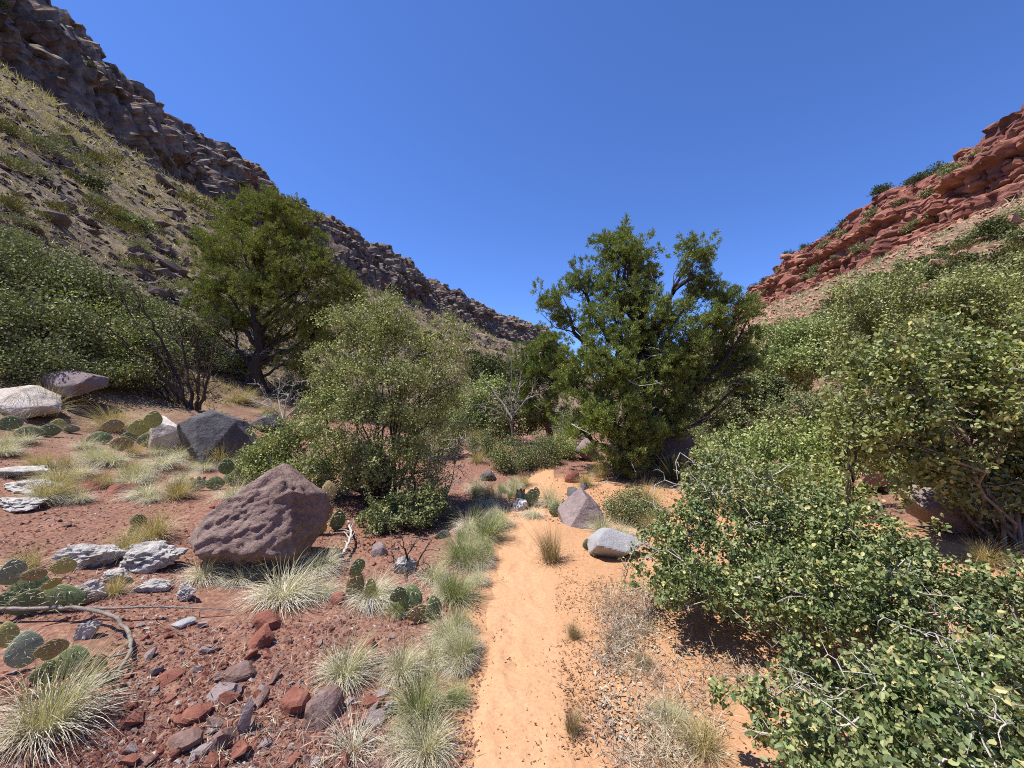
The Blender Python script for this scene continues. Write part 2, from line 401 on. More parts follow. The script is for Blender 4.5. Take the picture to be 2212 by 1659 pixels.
m_rock("bleached_wood", [(.30, (.16, .14, .125)), (.45, (.42, .39, .36)), (.58, (.64, .61, .57)), (.75, (.76, .74, .70))], 10, 1.0, .03)
def m_gravel():
    t = NT("gravel"); g = t.n("ShaderNodeNewGeometry")
    c = t.ramp(g.outputs["Random Per Island"], [(0, (.115, .046, .034)), (.3, (.19, .080, .057)), (.55, (.26, .125, .088)), (.75, (.20, .115, .095)), (.93, (.27, .20, .18)), (1, (.50, .44, .39))], 'LINEAR')
    return t.finish(c, .95, t.bump(t.noise(g.outputs["Position"], 90, 4, .7), .7, .006), .1)
m_gravel()
def m_cactus(name, a, b, edge):
    t = NT(name); o = objc(t)
    n = t.noise(o, 9, 4); c = t.mix(n, a, b)
    v = t.n("ShaderNodeTexVoronoi"); v.inputs["Scale"].default_value = 26; t.l(scaled(t, o, 1, .05, 1), v.inputs["Vector"])
    c = t.mix(t.ramp(v.outputs["Distance"], [(.06, (1, 1, 1)), (.14, (0, 0, 0))]), c, tuple(x*.35 for x in a))
    sc_ = t.noise(o, 5, 6, .7); c = t.mix(t.ramp(sc_, [(.56, (0, 0, 0)), (.66, (1, 1, 1))]), c, (.30, .22, .12))
    return t.finish(c, .6, t.bump(t.noise(o, 30, 3), .3, .01), .25)
m_cactus("cactus_green", (.11, .16, .062), (.19, .24, .10), None)
m_cactus("cactus_blue", (.20, .25, .17), (.29, .33, .235), None)
m_cactus("cactus_yellow", (.33, .34, .10), (.44, .43, .14), None)
m_cactus("cactus_tan", (.26, .19, .085), (.36, .28, .12), None)
t = NT("spine"); t.finish((.55, .45, .32), .6, None, .2)
t = NT("cactus_fruit"); t.finish((.30, .085, .035), .6, None, .2)
M = MATS

# ------------------------------------------------------------------ rocks
_ico = {}
def ico(sub):
    if sub not in _ico:
        import bmesh
        bm = bmesh.new(); bmesh.ops.create_icosphere(bm, subdivisions=sub, radius=1.0)
        bm.verts.ensure_lookup_table()
        v = np.array([x.co[:] for x in bm.verts]); f = np.array([[x.index for x in q.verts] for q in bm.faces]); bm.free()
        _ico[sub] = (norm(v), f)
    return _ico[sub]
def rock_shape(seed, sub=3, nplanes=14, planes=None, sharp=.03, rough=.05, rscale=2.2, ridged=0.0, stretch=(1, 1, 1), stri=0.0):
    rng = np.random.default_rng(seed); d, f = ico(sub)
    if planes is None:
        pn = rv(rng, nplanes); pd = rng.uniform(.62, 1.0, nplanes)
    else:
        pn = norm(np.array([p[:3] for p in planes], float)); pd = np.array([p[3] for p in planes], float)
    q = np.maximum(d@pn.T, 1e-3)/pd[None]
    pw = 1/sharp
    r = (q**pw).sum(1)**(-1/pw) if pw < 70 else 1/q.max(1)
    r = np.minimum(r, 1.6)
    v = d*r[:, None]
    nn = fbm(v*rscale+seed*3.1, 5, seed, .55)
    if ridged: nn = nn+ridged*(np.abs(fbm(v*rscale*2.3+9.1, 4, seed+50))*-2+.5)
    v = v+d*(rough*nn)[:, None]
    if stri:
        q = np.stack([v[:, 0]*4.0+v[:, 2]*2.5, v[:, 1]*5, v[:, 2]*13-v[:, 0]*7], 1)
        fr = np.clip(-d[:, 1]*1.6+d[:, 0]*.9+.1, .12, 1)
        f1, f2, ci = worley(q*.8+3.3, seed+5)
        v = v+d*(fr*stri*(fbm(q, 4, seed+9)+.55*(ci-.5)+.5*fbm(v*16, 4, seed+8)))[:, None]
    lo, hi = v.min(0), v.max(0); v = (v-(lo+hi)/2)/((hi-lo)/2)
    return v*np.array(stretch), f
def hull_rock(seed, n=13, boxy=.6):
    import bmesh
    rng = np.random.default_rng(seed)
    p = rv(rng, n); bx = p/np.abs(p).max(1, keepdims=True)*rng.uniform(.8, 1.0, (n, 1)); p = p*(1-boxy)+bx*boxy
    bm = bmesh.new()
    for q in p: bm.verts.new(q)
    r = bmesh.ops.convex_hull(bm, input=list(bm.verts))
    bmesh.ops.delete(bm, geom=[x for x in set(r["geom_interior"]+r["geom_unused"]) if isinstance(x, bmesh.types.BMVert)], context='VERTS')
    bm.verts.index_update(); v = np.array([x.co[:] for x in bm.verts]); f = np.array([[x.index for x in q.verts] for q in bm.faces]); bm.free()
    lo, hi = v.min(0), v.max(0); v = (v-(lo+hi)/2)/((hi-lo)/2)
    return v, f
def hull_planes(seed, n=16, boxy=.5):
    v, f = hull_rock(seed, n, boxy); a, b, c = v[f[:, 0]], v[f[:, 1]], v[f[:, 2]]
    nn = norm(np.cross(b-a, c-a)); dd = (nn*a).sum(1); s_ = np.sign(dd); return [(*(x*k), max(y*k, .05)) for x, y, k in zip(nn, dd, s_)]
def rock_obj(name, seed, loc, size, mat, label, cat="rock", group=None, rotz=0, sub=4, sink=.25, parent=None, tilt=(0, 0), **kw):
    if kw.get("planes") is None and kw.get("sharp", 1) < .04 and "ridged" not in kw:
        kw["planes"] = hull_planes(seed, kw.get("nplanes", 10)+6)
    v, f = rock_shape(seed, sub, **kw)
    v = v*np.array(size)*.5
    R = np.array(Euler((tilt[0], tilt[1], rotz)).to_matrix()); v = v@R.T
    zmin, zmax = v[:, 2].min(), v[:, 2].max()
    v[:, 2] -= zmin+sink*(zmax-zmin)
    o = link(name, make_mesh(name, v, f, False), parent, loc, mat)
    if sub >= 6: o.data.polygons.foreach_set("use_smooth", np.ones(len(o.data.polygons), bool))
    if label: tag(o, label, cat, group)
    return o

# ------------------------------------------------------------------ ground sheet, path
def grid_faces(nr, nc, wrap=False):
    i = np.arange(nr-1)[:, None]; j = np.arange(nc if wrap else nc-1)[None]; k = (j+1) % nc
    return np.stack([i*nc+j, i*nc+k, (i+1)*nc+k, (i+1)*nc+j], -1).reshape(-1, 4)
def build_ground():
    th = np.concatenate([np.radians(np.linspace(-62, 62, 400)), np.radians(np.linspace(65, 295, 56))])
    r = np.concatenate([np.geomspace(.5, 30, 236), np.geomspace(30.8, 2600, 112)])
    R, T = np.meshgrid(r, th, indexing='ij')
    x = (R*np.sin(T)).ravel(); y = (R*np.cos(T)).ravel()
    z = gh(x, y)
    far = np.sqrt(x*x+y*y)
    left = 1/(1+np.exp((x-pathx(np.clip(y, -3, 18))+.42)/-.10))
    sand = left*np.clip(1-(np.abs(x-1.0)-2.6)/2.5, 0, 1)*np.clip(1-(y-6.0)/3.0, .35, 1)
    tl = 52.5-.72*pdist(x, y, LP); tr = 45-.5*pdist(x, y, RP)
    slope = np.clip((np.maximum(tl, tr)+1.0)/3.0, 0, 1); slope = np.maximum(slope, np.clip((far-22)/15, 0, 1))
    redside = np.clip((x-4-y*.06)/20+.5, 0, 1)
    v = np.stack([x, y, z], 1); nc = len(th)
    f = grid_faces(len(r), nc, True)
    c = len(v); v = np.vstack([v, [0, 0, g1(0, 0)]])
    fan = np.stack([np.full(nc, c), (np.arange(nc)+1) % nc, np.arange(nc)], 1)
    app = lambda a: np.append(a, a[0])
    me = make_mesh("ground", v, [fan[:, ::-1], f[:, ::-1]], True, {"sand": app(sand), "slope": app(slope), "redside": app(redside)})
    o = link("ground", me, None, None, M["soil"]); tag(o, "red brown gravelly canyon floor rising into dry slopes", kind="structure")
build_ground()
def build_path():
    ys = np.concatenate([np.linspace(-2.5, 1.0, 40), np.linspace(1.03, 7, 330), np.linspace(7.06, 10.5, 50)]); s = np.linspace(-1.7, 1.7, 52)
    Y, S = np.meshgrid(ys, s, indexing='ij'); Y = Y.ravel(); S = S.ravel()
    wv = pathw(Y)*(1+.14*fbm(np.stack([Y/.5, np.sign(S)*3, 0*Y], 1), 3, 77))
    x = pathx(Y)+S*wv
    z = gh(x, Y, False)+.016-.026*np.clip(np.abs(S), 0, 2)**5+.010*fbm(xy0(x, Y, .16), 3, 55)-.012*np.clip(fbm(xy0(x, Y, .3), 2, 66)-.15, 0, 1)
    fr = np.random.default_rng(3)
    for k in range(70):
        fy = fr.uniform(1.2, 9); fx = pathx(fy)+fr.normal()*.10; a = fr.normal()*.25; dx, dy = x-fx, Y-fy
        e = ((dx*math.cos(a)+dy*math.sin(a))/.052)**2+((-dx*math.sin(a)+dy*math.cos(a))/.135)**2
        z = z-fr.uniform(.004, .012)*np.exp(-e**2)+.004*np.exp(-(e-1.9)**2*3)
    me = make_mesh("path", np.stack([x, Y, z], 1), grid_faces(len(ys), len(s))[:, ::-1], True)
    tag(link("path", me, None, None, M["path_sand"]), "smooth orange sand footpath running up the middle", kind="structure")
build_path()

# ------------------------------------------------------------------ cliffs
def plan_curve(base, step):
    P_ = densify(base, step); t = norm(np.gradient(P_, axis=0))
    n = np.stack([t[:, 1], -t[:, 0]], 1)          # right of travel direction
    s = np.concatenate([[0], np.cumsum(np.linalg.norm(np.diff(P_, axis=0), axis=1))])
    return P_, n, s
def ribbon(base, side, z0, z1, prof, step, dz, seed, offs, amp, colw, blk, ledge_n, back=45, rimvar=3.0, mask=None, bamp=.2, basp=1.7, lamp=.06, htall=2.4, warp=(5.0, 4.5)):
    """a rock wall: base curve, side=+1 faces right of travel; prof: list of (z fraction, set-back)"""
    C, n, s = plan_curve(base, step); n = n*side
    C = C+n*offs
    if mask is not None:
        k = mask(C); C, n, s = C[k], n[k], s[k]
    nz = int((z1-z0)/dz); zf = np.linspace(0, 1, nz)
    pb = np.array([2, 6, 14, back], float)
    ns, nt_ = len(C), nz+len(pb)
    S = np.repeat(s[:, None], nt_, 1); F = np.concatenate([zf, np.ones(len(pb))])[None].repeat(ns, 0)
    rim = rimvar*fbm(np.stack([s/28, s*0, s*0], 1), 4, seed+3)
    Z = z0+(z1-z0+rim[:, None])*F
    Z[:, nz:] += np.array([.6, 1.4, 1.0, -3.0])[None]
    D = np.interp(F, [p[0] for p in prof], [p[1] for p in prof])
    D[:, nz:] += pb[None]
    q = np.stack([S.ravel(), Z.ravel(), np.zeros(S.size)], 1)
    wq = q+np.stack([fbm(q/9, 3, seed+11), fbm(q/14+50, 3, seed+12), q[:, 0]*0], 1)*np.array([warp[0], warp[1], 0])
    d = amp*fbm(q/np.array([26, 40, 1]), 4, seed)
    def blocks(q, hgt, wid, sd):
        """irregular beds, each broken into blocks by vertical joints: returns a random number per block and the bed's"""
        lay = q[:, 1]/hgt+.9*vnoise(np.stack([q[:, 1]/(hgt*1.7), q[:, 1]*0, q[:, 1]*0], 1), sd)
        b = np.floor(lay).astype(np.int64); zz = np.zeros(len(q), np.int64)
        wb = wid*(.55+1.1*_h(b, zz, zz, sd+1)); xx = q[:, 0]/wb+7.7*_h(b, zz, zz, sd+2)
        xx = xx+.75*vnoise(np.stack([xx*.8, b.astype(float), q[:, 0]*0], 1), sd+6)
        k = np.floor(xx).astype(np.int64)
        return _h(b, k, zz, sd+3), _h(b, zz, zz, sd+4), lay-b, xx-k
    c1, b1, l1, x1 = blocks(wq, colw*htall, colw, seed+20)
    d += amp*.42*(c1-.5)*2+amp*lamp*(b1-.5)*2
    c2, b2, l2, x2 = blocks(wq+31, blk*basp, blk, seed+30)
    d += amp*bamp*(c2-.5)*2*1.2+amp*.10*(b2-.5)
    c3, b3, l3, x3 = blocks(wq+77, blk*basp*.42, blk*.5, seed+50)
    d += amp*bamp*.45*(c3-.5)*2
    d += np.where((x1 < .09) | (x2 < .10), -amp*.24, 0.0)
    d += amp*.05*fbm(q/1.7, 3, seed+60)
    d = d.reshape(ns, nt_); fade = np.concatenate([np.ones(nz), [1.0, .6, .3, 0]])[None]
    X = C[:, None, :]-n[:, None, :]*(D-d*fade)[..., None]
    Z = Z+(.9*fbm(q/3.0, 4, seed+70)+1.4*(c2-.5)+2.2*(c1-.5)).reshape(ns, nt_)*np.concatenate([np.clip((zf-.1)*2, 0, 1)*.5, [1, 1.2, 1.0, 0]])[None]
    v = np.concatenate([X, Z[..., None]], -1)
    f = grid_faces(ns, nt_)
    if side < 0: f = f[:, ::-1]
    return v, f
mask_front = lambda C: (C[:, 1] > -70)
lv, lf = ribbon(LBASE, +1, 44, 80.5, [(0, -1), (.25, 0), (.48, 2.0), (.52, 5.0), (.78, 8.0), (.82, 11.5), (1, 15)], .58, .5, 101, 0, 7.0, 6.0, 2.6, 4.2, rimvar=3.5, mask=mask_front)
lcliff = link("left_cliff", make_mesh("left_cliff", lv.reshape(-1, 3), lf), None, None, M["basalt_cliff"])
tag(lcliff, "dark basalt cliff along the left rim of the canyon", kind="structure")
for (off, za, zb, sd, ya, yb) in ((20, 33, 41.5, 131, 195, 460), (38, 22, 28, 141, 215, 440), (56, 8, 16, 151, 225, 430), (9, 40, 47.5, 161, 60, 190)):
    v, f = ribbon(LBASE, +1, za, zb, [(0, -1), (.4, 0), (1, 3)], .9, .6, sd, off, 3.2, 4.0, 1.8, 2.6, back=9, rimvar=2.5, mask=lambda C, a=ya, b=yb: (C[:, 1] > a) & (C[:, 1] < b))
    v[:, -1, 2] -= 3
    link("rock_ledge", make_mesh("rock_ledge", v.reshape(-1, 3), f), lcliff, None, M["basalt_cliff"])
rv_, rf = ribbon(RBASE, -1, 37, 70, [(0, -1), (.2, 0), (.42, 1.0), (.46, 4.5), (.72, 6.0), (.76, 9.0), (1, 11)], .55, .45, 201, 0, 5.0, 9.0, 5.0, 3.2, rimvar=3.0, mask=mask_front, bamp=.17, basp=.40, lamp=.34, htall=.5, warp=(1.2, 1.6))
rcliff = link("right_cliff", make_mesh("right_cliff", rv_.reshape(-1, 3), rf), None, None, M["sandstone_cliff"])
tag(rcliff, "red layered sandstone cliff along the right rim of the canyon", kind="structure")

# loose blocks standing out of the cliff faces, parts of the cliffs
def shared_rocks(mat, n, sub, seed0, **kw):
    out = []
    for i in range(n):
        v, f = hull_rock(seed0+i, 18, .85); me = make_mesh("rock_block", v*.5, f); me.materials.append(M[mat]); out.append(me)
    return out
basalt_blocks = shared_rocks("basalt_cliff", 5, 3, 300, nplanes=11, sharp=.013, rough=.06)
sand_blocks = shared_rocks("sandstone_cliff", 5, 3, 320, nplanes=9, sharp=.013, rough=.03)
rng = np.random.default_rng(5)
def stud(cliff, grid, meshes, n, smin, smax, flat, ycap):
    ns, nz = grid.shape[:2]; k = 0
    while k < n:
        i = rng.integers(2, ns-2); j = rng.integers(int(nz*.25), nz-4)
        p = grid[i, j]
        if p[1] < 40 or p[1] > ycap: continue
        o = link("rock_block", meshes[rng.integers(len(meshes))], cliff, p)
        t_ = grid[i+2, j]-grid[i-2, j]
        s = rng.uniform(smin, smax)*(.7+.6*(p[1] > 180))
        o.scale = (s*rng.uniform(.9, 1.8), s*rng.uniform(.8, 1.2), s*flat*rng.uniform(.7, 1.3))
        o.rotation_euler = (rng.normal()*.12, rng.normal()*.12, math.atan2(t_[1], t_[0])+rng.normal()*.3); k += 1
stud(lcliff, lv, basalt_blocks, 200, 1.2, 3.0, 1.0, 430)
stud(rcliff, rv_, sand_blocks, 160, 1.6, 4.2, .5, 285)

# ------------------------------------------------------------------ plants: trees and shrubs grown from lobes
def lobe_world(lobes, Y, depth=1.0):
    out = []
    for L in lobes:
        u, v, ru, rvv = L[:4]; dy = L[4] if len(L) > 4 else 0.0
        y = Y+dy if not isinstance(dy, tuple) else (EYE-dy[0])/((v-860.0)*K)
        out.append((P(u, v, y), np.array([ru*K*y, (ru+rvv)*.5*K*y*depth, rvv*K*y])))
    return out
def clump_points(W, per_m2, rng, shell=2.0):
    pts, own = [], []
    for i, (c, r) in enumerate(W):
        n = max(4, int(per_m2*(r[0]*r[1]*r[2])**(2/3)*4))
        q = rv(rng, n)*(rng.uniform(0, 1, n)**(1/shell))[:, None]
        q = q*(1+.30*fbm(q*2.1+c*1.3, 2, 91))[:, None]
        sh = (rng.uniform(0, 1, n) < .10) & (q[:, 2] > -.2); q[sh] = norm(q[sh])*rng.uniform(1.0, 1.4, (sh.sum(), 1))
        pts.append(c+q*r); own.append(np.full(n, i))
    return np.concatenate(pts), np.concatenate(own)
def above_ground(p, eps=.03):
    g = gh(p[:, 0], p[:, 1], False); return p[:, 2] > g+eps
def broad_foliage(cl, rng, total, cr, ln, wd, T=T_LEAF, upb=.2, flat=.8):
    per = max(3, int(math.ceil(total/len(cl)))); n = len(cl)*per
    sub = cl[:, None]+rng.normal(size=(len(cl), 5, 3))*cr*np.array([1, 1, flat])
    c = sub[np.repeat(np.arange(len(cl)), per), rng.integers(0, 5, n)]+rng.normal(size=(n, 3))*cr*.38
    nrm = norm(rng.normal(size=(n, 3))+np.array([0, 0, upb])); d = np.cross(nrm, rv(rng, n))
    k = above_ground(c)
    s = rng.uniform(.5, 1.35, n)
    return c[k], d[k], nrm[k], (ln*s)[k], (wd*s)[k]
def juniper_foliage(cl, rng, total, cr, ln, wd):
    """dense tufts of upward sprays round each clump point"""
    per = max(3, int(math.ceil(total/len(cl)))); n = len(cl)*per
    nt_ = 9
    sub = cl[:, None]+rv(rng, len(cl)*nt_).reshape(-1, nt_, 3)*(cr*rng.uniform(.35, 1.15, (len(cl), nt_, 1)))
    ax = norm(sub-cl[:, None]+np.array([0, 0, cr*.9]))
    ii = np.repeat(np.arange(len(cl)), per); jj = rng.integers(0, nt_, n)
    d = rv(rng, n); d = norm(d+ax[ii, jj]*.9)
    c = sub[ii, jj]+ax[ii, jj]*(rng.uniform(-.4, .5, n)*cr*.5)[:, None]+d*(cr*.42*rng.uniform(.05, 1.0, n))[:, None]
    dd = norm(d+ax[ii, jj]*.6+rng.normal(size=(n, 3))*.3)
    s = rng.uniform(.6, 1.3, n); k = above_ground(c)
    return c[k], dd[k], rv(rng, n)[k], (ln*s)[k], (wd*s)[k]
def wood_for(W, base, cl, own, rng, trunk_r, limb_r, multi=False, twig_r=.006, every=1, lean=None, sides=5, top=.75):
    g = Geo(); base = np.asarray(base, float)
    cen = np.array([c for c, r in W]); topz = cen[:, 2].max()
    if not multi:
        tip = cen[np.argsort(-cen[:, 2])[:3]].mean(0)
        tip = base+(tip-base)*top
        trunk = curve(base-np.array([0, 0, .25]), tip, rng, 10, wob=.04)
        tube(g, trunk, trunk_r, trunk_r*.25, 9, power=.8)
    for i, (c, r) in enumerate(W):
        if multi:
            p0 = base+np.append(rng.normal(size=2)*trunk_r*1.5, -.08)
            br = curve(p0, c, rng, 9, wob=.06, up=.10)
        else:
            hz = np.clip((c[2]-base[2])*.62/(max(tip[2]-base[2], .1)), .12, .92)
            p0 = trunk[int(hz*9)]
            br = curve(p0, c, rng, 8, wob=.07, up=-.06)
        tube(g, br, limb_r*rng.uniform(.7, 1.1), limb_r*.25, sides)
        idx = np.where(own == i)[0][::every]
        for j in idx:
            q = br[rng.integers(4, len(br))]
            tube(g, curve(q, cl[j], rng, 4, wob=.10), twig_r*1.6, twig_r*.5, 3)
    return g
def dead_twigs(g, starts, rng, n, ln, r, down=0.0):
    for _ in range(n):
        p = starts[rng.integers(len(starts))]; d = rv(rng, 1)[0]; d[2] = d[2]*.5-down
        e = p+d*ln*rng.uniform(.5, 1.2); c = curve(p, e, rng, 5, wob=.15); tube(g, c, r, r*.3, 3)
        for _k in range(3):
            q = c[rng.integers(1, 4)]; e2 = q+(d*.5+rv(rng, 1)[0]*.7)*ln*.4
            tube(g, curve(q, e2, rng, 4, wob=.15), r*.6, r*.2, 3)
def leaf_mesh_part(name, L, T, mat, root, kind=None):
    v, f = leaves(*L, T); return part(name, v, f, M[mat], root, False, None, kind)

# --- big juniper right of the path
TREES = {}
def juniper(label, base_uv, lobes, seed, mat, per_m2, per, cr, ln, wd, tr, dead=60, Y=None, depth=1.0, shell=2.0, group=None, depart=None):
    rng = np.random.default_rng(seed); b = G(*base_uv) if Y is None else np.append(P(base_uv[0], base_uv[1], Y)[:2], 0)
    if Y is not None: b[2] = g1(b[0], b[1])
    W = lobe_world(lobes, b[1], depth)
    root = thing("juniper_tree", label, "tree", b, group)
    cl, own = clump_points(W, per_m2, rng, shell)
    k = above_ground(cl, .1); cl, own = cl[k], own[k]
    g = wood_for(W, b, cl, own, rng, tr, tr*.32, False, .008, 2)
    part("trunk", *g.get(), M["bark_dark"], root, True)
    leaf_mesh_part("crown", juniper_foliage(cl, rng, per, cr, ln, wd), T_TRI, mat, root)
    if dead:
        g = Geo(); low = np.array([c for c, r in W]); low = low[low[:, 2] < np.median(low[:, 2])]
        low = np.concatenate([low, (low+b)/2])
        dead_twigs(g, low, rng, dead, .7, .012, .1)
        part("dead_twigs", *g.get(), M["bark_pale"], root, True, None, "stuff")
    return root, W
JR = [(1350,555,50,55,0),(1310,540,30,42,.2),(1388,590,36,58,.1),(1370,640,55,40,-.2),(1255,605,48,42,.3),(1190,650,34,38,-.3),(1215,690,30,30,-.2),
      (1500,565,40,50,0),(1525,620,32,45,.2),(1565,650,36,42,.4),(1492,640,24,30,.1),(1352,508,24,24,.1),(1500,528,20,22,0),(1545,690,40,36,-.3),(1615,690,28,50,0),(1618,770,28,50,.1),(1600,830,22,30,.2),(1290,690,55,42,-.5),
      (1330,660,45,35,.3),(1430,690,55,45,-.5),(1475,740,55,50,-.6),(1530,720,48,50,.2),(1275,770,60,48,-.8),(1395,770,45,45,.5),
      (1430,830,65,50,-.4),(1510,820,55,50,.1),(1300,855,60,55,-.7),(1365,890,42,38,-1.2),(1440,905,62,42,-.3),(1330,965,45,42,-.9),
      (1380,970,45,30,-.6),(1240,830,45,45,.1),(1560,790,35,40,.3),(1250,920,45,35,-.1),(1480,880,50,40,.3),(1305,620,28,30,-.1),(1340,800,50,45,-1.0),(1395,940,50,40,-.8),(1300,910,40,40,-1.0),(1345,730,45,40,-.3),(1450,780,45,40,-.5),(1350,1010,40,26,-.8)]
juniper("large spreading juniper with dark trunk right of the sand path", (1345, 1012), JR, 11, "juniper_leaf", 38, 330000, .135, .046, .020, .24, 90)
JB = [(1175,745,45,38),(1150,800,38,45),(1195,820,42,42),(1140,860,30,40),(1180,880,40,35),(1210,760,30,30)]
juniper("shaded smaller juniper just left of the large one", (1185, 905), JB, 12, "juniper_leaf", 20, 52000, .18, .060, .026, .15, 40, Y=12.5)
JL = [(595,455,62,45,0),(515,470,45,40,.2),(560,440,50,25,.3),(645,505,52,55,.2),(470,535,50,50,.1),(560,530,75,55,-.6),(640,585,65,55,-.5),(695,575,30,45,.2),(480,610,55,48,-.3),
      (560,620,70,42,-.8),(735,615,40,42,.4),(775,645,26,32,.5),(445,640,32,38,.3),(700,655,48,36,-.2),(500,685,48,30,-.2),(620,680,55,34,-.6),(455,715,34,32,.2),
      (680,725,45,40,.1),(590,735,50,25,.5),(545,775,52,32,.3),(650,785,45,34,-.1),(500,810,40,30,.1),(690,690,30,40,.6)]
juniper("tall rounded juniper standing at the foot of the left slope", (570, 846), JL, 13, "juniper_leaf_pale", 20, 235000, .19, .064, .029, .27, 190)

# --- broadleaf shrubs and small trees
def shrub(name, label, base_uv, lobes, seed, mat, per_m2, per, cr, ln, wd, stem_r, T=T_LEAF, Y=None, cat="shrub", bark="bark_dark", every=1, group=None,
          twig=.005, dead=0, depth=1.0, single=0, multi=True, shell=2.0, tr=None, leafpart="foliage"):
    rng = np.random.default_rng(seed)
    if Y is None: b = G(*base_uv)
    else:
        b = P(base_uv[0], base_uv[1], Y); b[2] = g1(b[0], b[1])
    W = lobe_world(lobes, b[1], depth)
    root = thing(name, label, cat, b, group)
    cl, own = clump_points(W, per_m2, rng, shell); k = above_ground(cl, .04); cl, own = cl[k], own[k]
    g = wood_for(W, b, cl, own, rng, tr or stem_r*2.5, stem_r, multi, twig, every)
    part("stems" if multi else "trunk", *g.get(), M[bark], root, True)
    c, d, n, l, wi = broad_foliage(cl, rng, per, cr, ln, wd, T)
    if single:
        dist = np.linalg.norm(c-np.array([0, 0, EYE]), axis=1); uu = c[:, 0]/c[:, 1]
        order = np.argsort(dist+1e3*((np.abs(uu) > 1.27) | (c[:, 1] < .5))); pick = order[:single]
        keep = np.ones(len(c), bool); keep[pick] = False
        me = leaf_proto(mat)
        for i in pick:
            dd = d[i]/np.linalg.norm(d[i]); bb = np.cross(n[i], dd); bb /= np.linalg.norm(bb); mm = np.cross(dd, bb)
            o = link("leaf", me, root)
            R = np.eye(4); R[:3, 0] = dd*l[i]; R[:3, 1] = bb*wi[i]; R[:3, 2] = mm*wi[i]; R[:3, 3] = c[i]-b
            o.matrix_local = Matrix(R.tolist())
        c, d, n, l, wi = c[keep], d[keep], n[keep], l[keep], wi[keep]
    leaf_mesh_part(leafpart, (c, d, n, l, wi), T, mat, root, "stuff" if single else None)
    if dead:
        g = Geo(); dead_twigs(g, np.concatenate([cl[::5], np.array([x for x, r in W])]), rng, dead, .35, .006, .05)
        part("dead_twigs", *g.get(), M["bark_pale"], root, True, None, "stuff")
    return root
_lp = {}
def leaf_proto(mat):
    if mat not in _lp:
        me = make_mesh("leaf", T_LEAF[0], T_LEAF[1]); me.materials.append(M[mat]); _lp[mat] = me
    return _lp[mat]

CB = [(802,715,76,53,0),(746,695,41,36,.1),(862,705,48,36,.1),(918,755,46,43,.1),(974,705,17,34,.3),(978,765,19,34,.2),(709,790,41,47,0),(792,800,64,47,-.4),(876,825,64,44,-.4),(955,835,33,44,0),
      (690,868,41,44,-.1),(769,885,56,43,-.5),(862,895,62,37,-.5),(946,900,33,36,-.1),(718,945,49,36,-.4),(792,965,56,36,-.5),(876,975,56,34,-.5),(848,1030,48,30,-.4),(913,1020,36,30,-.2),(764,1030,32,29,-.3),(988,820,20,34,.1),(830,660,40,24,0)]
shrub("small_leaf_tree", "light green multi-stemmed small tree in front of the left cliff", (832, 1088), CB, 21, "broad_leaf", 40, 56000, .115, .030, .020, .022, T_DIAMOND, cat="tree", every=2, dead=40, leafpart="crown", bark="bark_dark", tr=.10)
CB2 = [(640,945,70,40,0),(570,985,62,40,-.1),(690,1000,62,42,-.3),(620,1020,62,36,-.3),(545,1010,35,30,0),(700,1060,45,40,-.2)]
shrub("leafy_shrub", "low green shrub filling in behind the big reddish boulder", (650, 1090), CB2, 22, "broad_leaf", 60, 27000, .09, .030, .021, .014, T_DIAMOND, Y=5.9, every=2, dead=20)
CB3 = [(860,1100,70,36,-.1),(920,1085,50,38,0),(830,1120,40,28,-.2)]
shrub("leafy_shrub", "dark green shrub skirting the trunk base of the small tree", (870, 1138), CB3, 23, "scrub_leaf", 90, 12000, .06, .030, .021, .010, T_DIAMOND, every=2)
# twiggy half-dead shrub right of the small tree
CB4 = [(950,985,55,38,0),(990,950,45,35,.1),(930,1030,50,35,0)]
shrub("twiggy_shrub", "half bare brownish shrub between the small tree and the path", (945, 1075), CB4, 24, "olive_leaf", 90, 3500, .07, .022, .015, .010, T_DIAMOND, dead=60, bark="twig_grey")

# oak scrub to the right of the path
R_A = [(1470,1170,50,55,(.55,)),(1540,1090,62,50,(.78,)),(1500,1250,55,50,(.40,)),(1590,1180,70,60,(.55,)),(1640,1090,70,50,(.80,)),(1590,1280,66,45,(.36,)),(1450,1270,36,50,(.35,)),(1690,1180,70,60,(.58,)),(1540,1025,50,34,(.95,)),(1670,1270,60,50,(.38,)),(1440,1210,28,40,(.45,)),(1740,1110,60,50,(.75,))]
shrub("oak_shrub", "dense green oak scrub leaning over the path's right edge", (1570, 1330), R_A, 31, "oak_leaf", 66, 21000, .080, .028, .0185, .010, Y=2.85, bark="bark_grey", dead=60, single=300, twig=.003)
R_B = [(1770,1220,66,56,(.55,)),(1850,1160,72,56,(.68,)),(1935,1230,72,60,(.55,)),(1820,1320,80,50,(.40,)),(1930,1350,76,50,(.40,)),(1740,1320,56,50,(.36,)),(2020,1270,60,56,(.52,)),(1870,1260,56,50,(.56,)),(2000,1370,60,50,(.40,)),(1790,1160,50,40,(.66,))]
shrub("oak_shrub", "round-leaved oak scrub in the middle of the right thicket", (1870, 1440), R_B, 32, "oak_leaf", 84, 19000, .074, .026, .0175, .010, Y=2.35, bark="bark_grey", dead=45, single=300, twig=.003)
R_C = [(1740,1450,56,40,(.34,)),(1830,1490,76,46,(.36,)),(1940,1490,80,55,(.42,)),(2060,1440,84,60,(.48,)),(2160,1390,80,70,(.56,)),(1770,1590,76,46,(.30,)),(1900,1600,90,55,(.36,)),(2050,1580,96,66,(.42,)),(2170,1530,84,70,(.48,)),(2090,1690,120,60,(.40,)),(1690,1560,42,46,(.26,)),(2205,1290,60,56,(.62,)),(1950,1700,90,50,(.36,)),(1800,1690,70,50,(.3,)),(2110,1310,60,46,(.5,))]
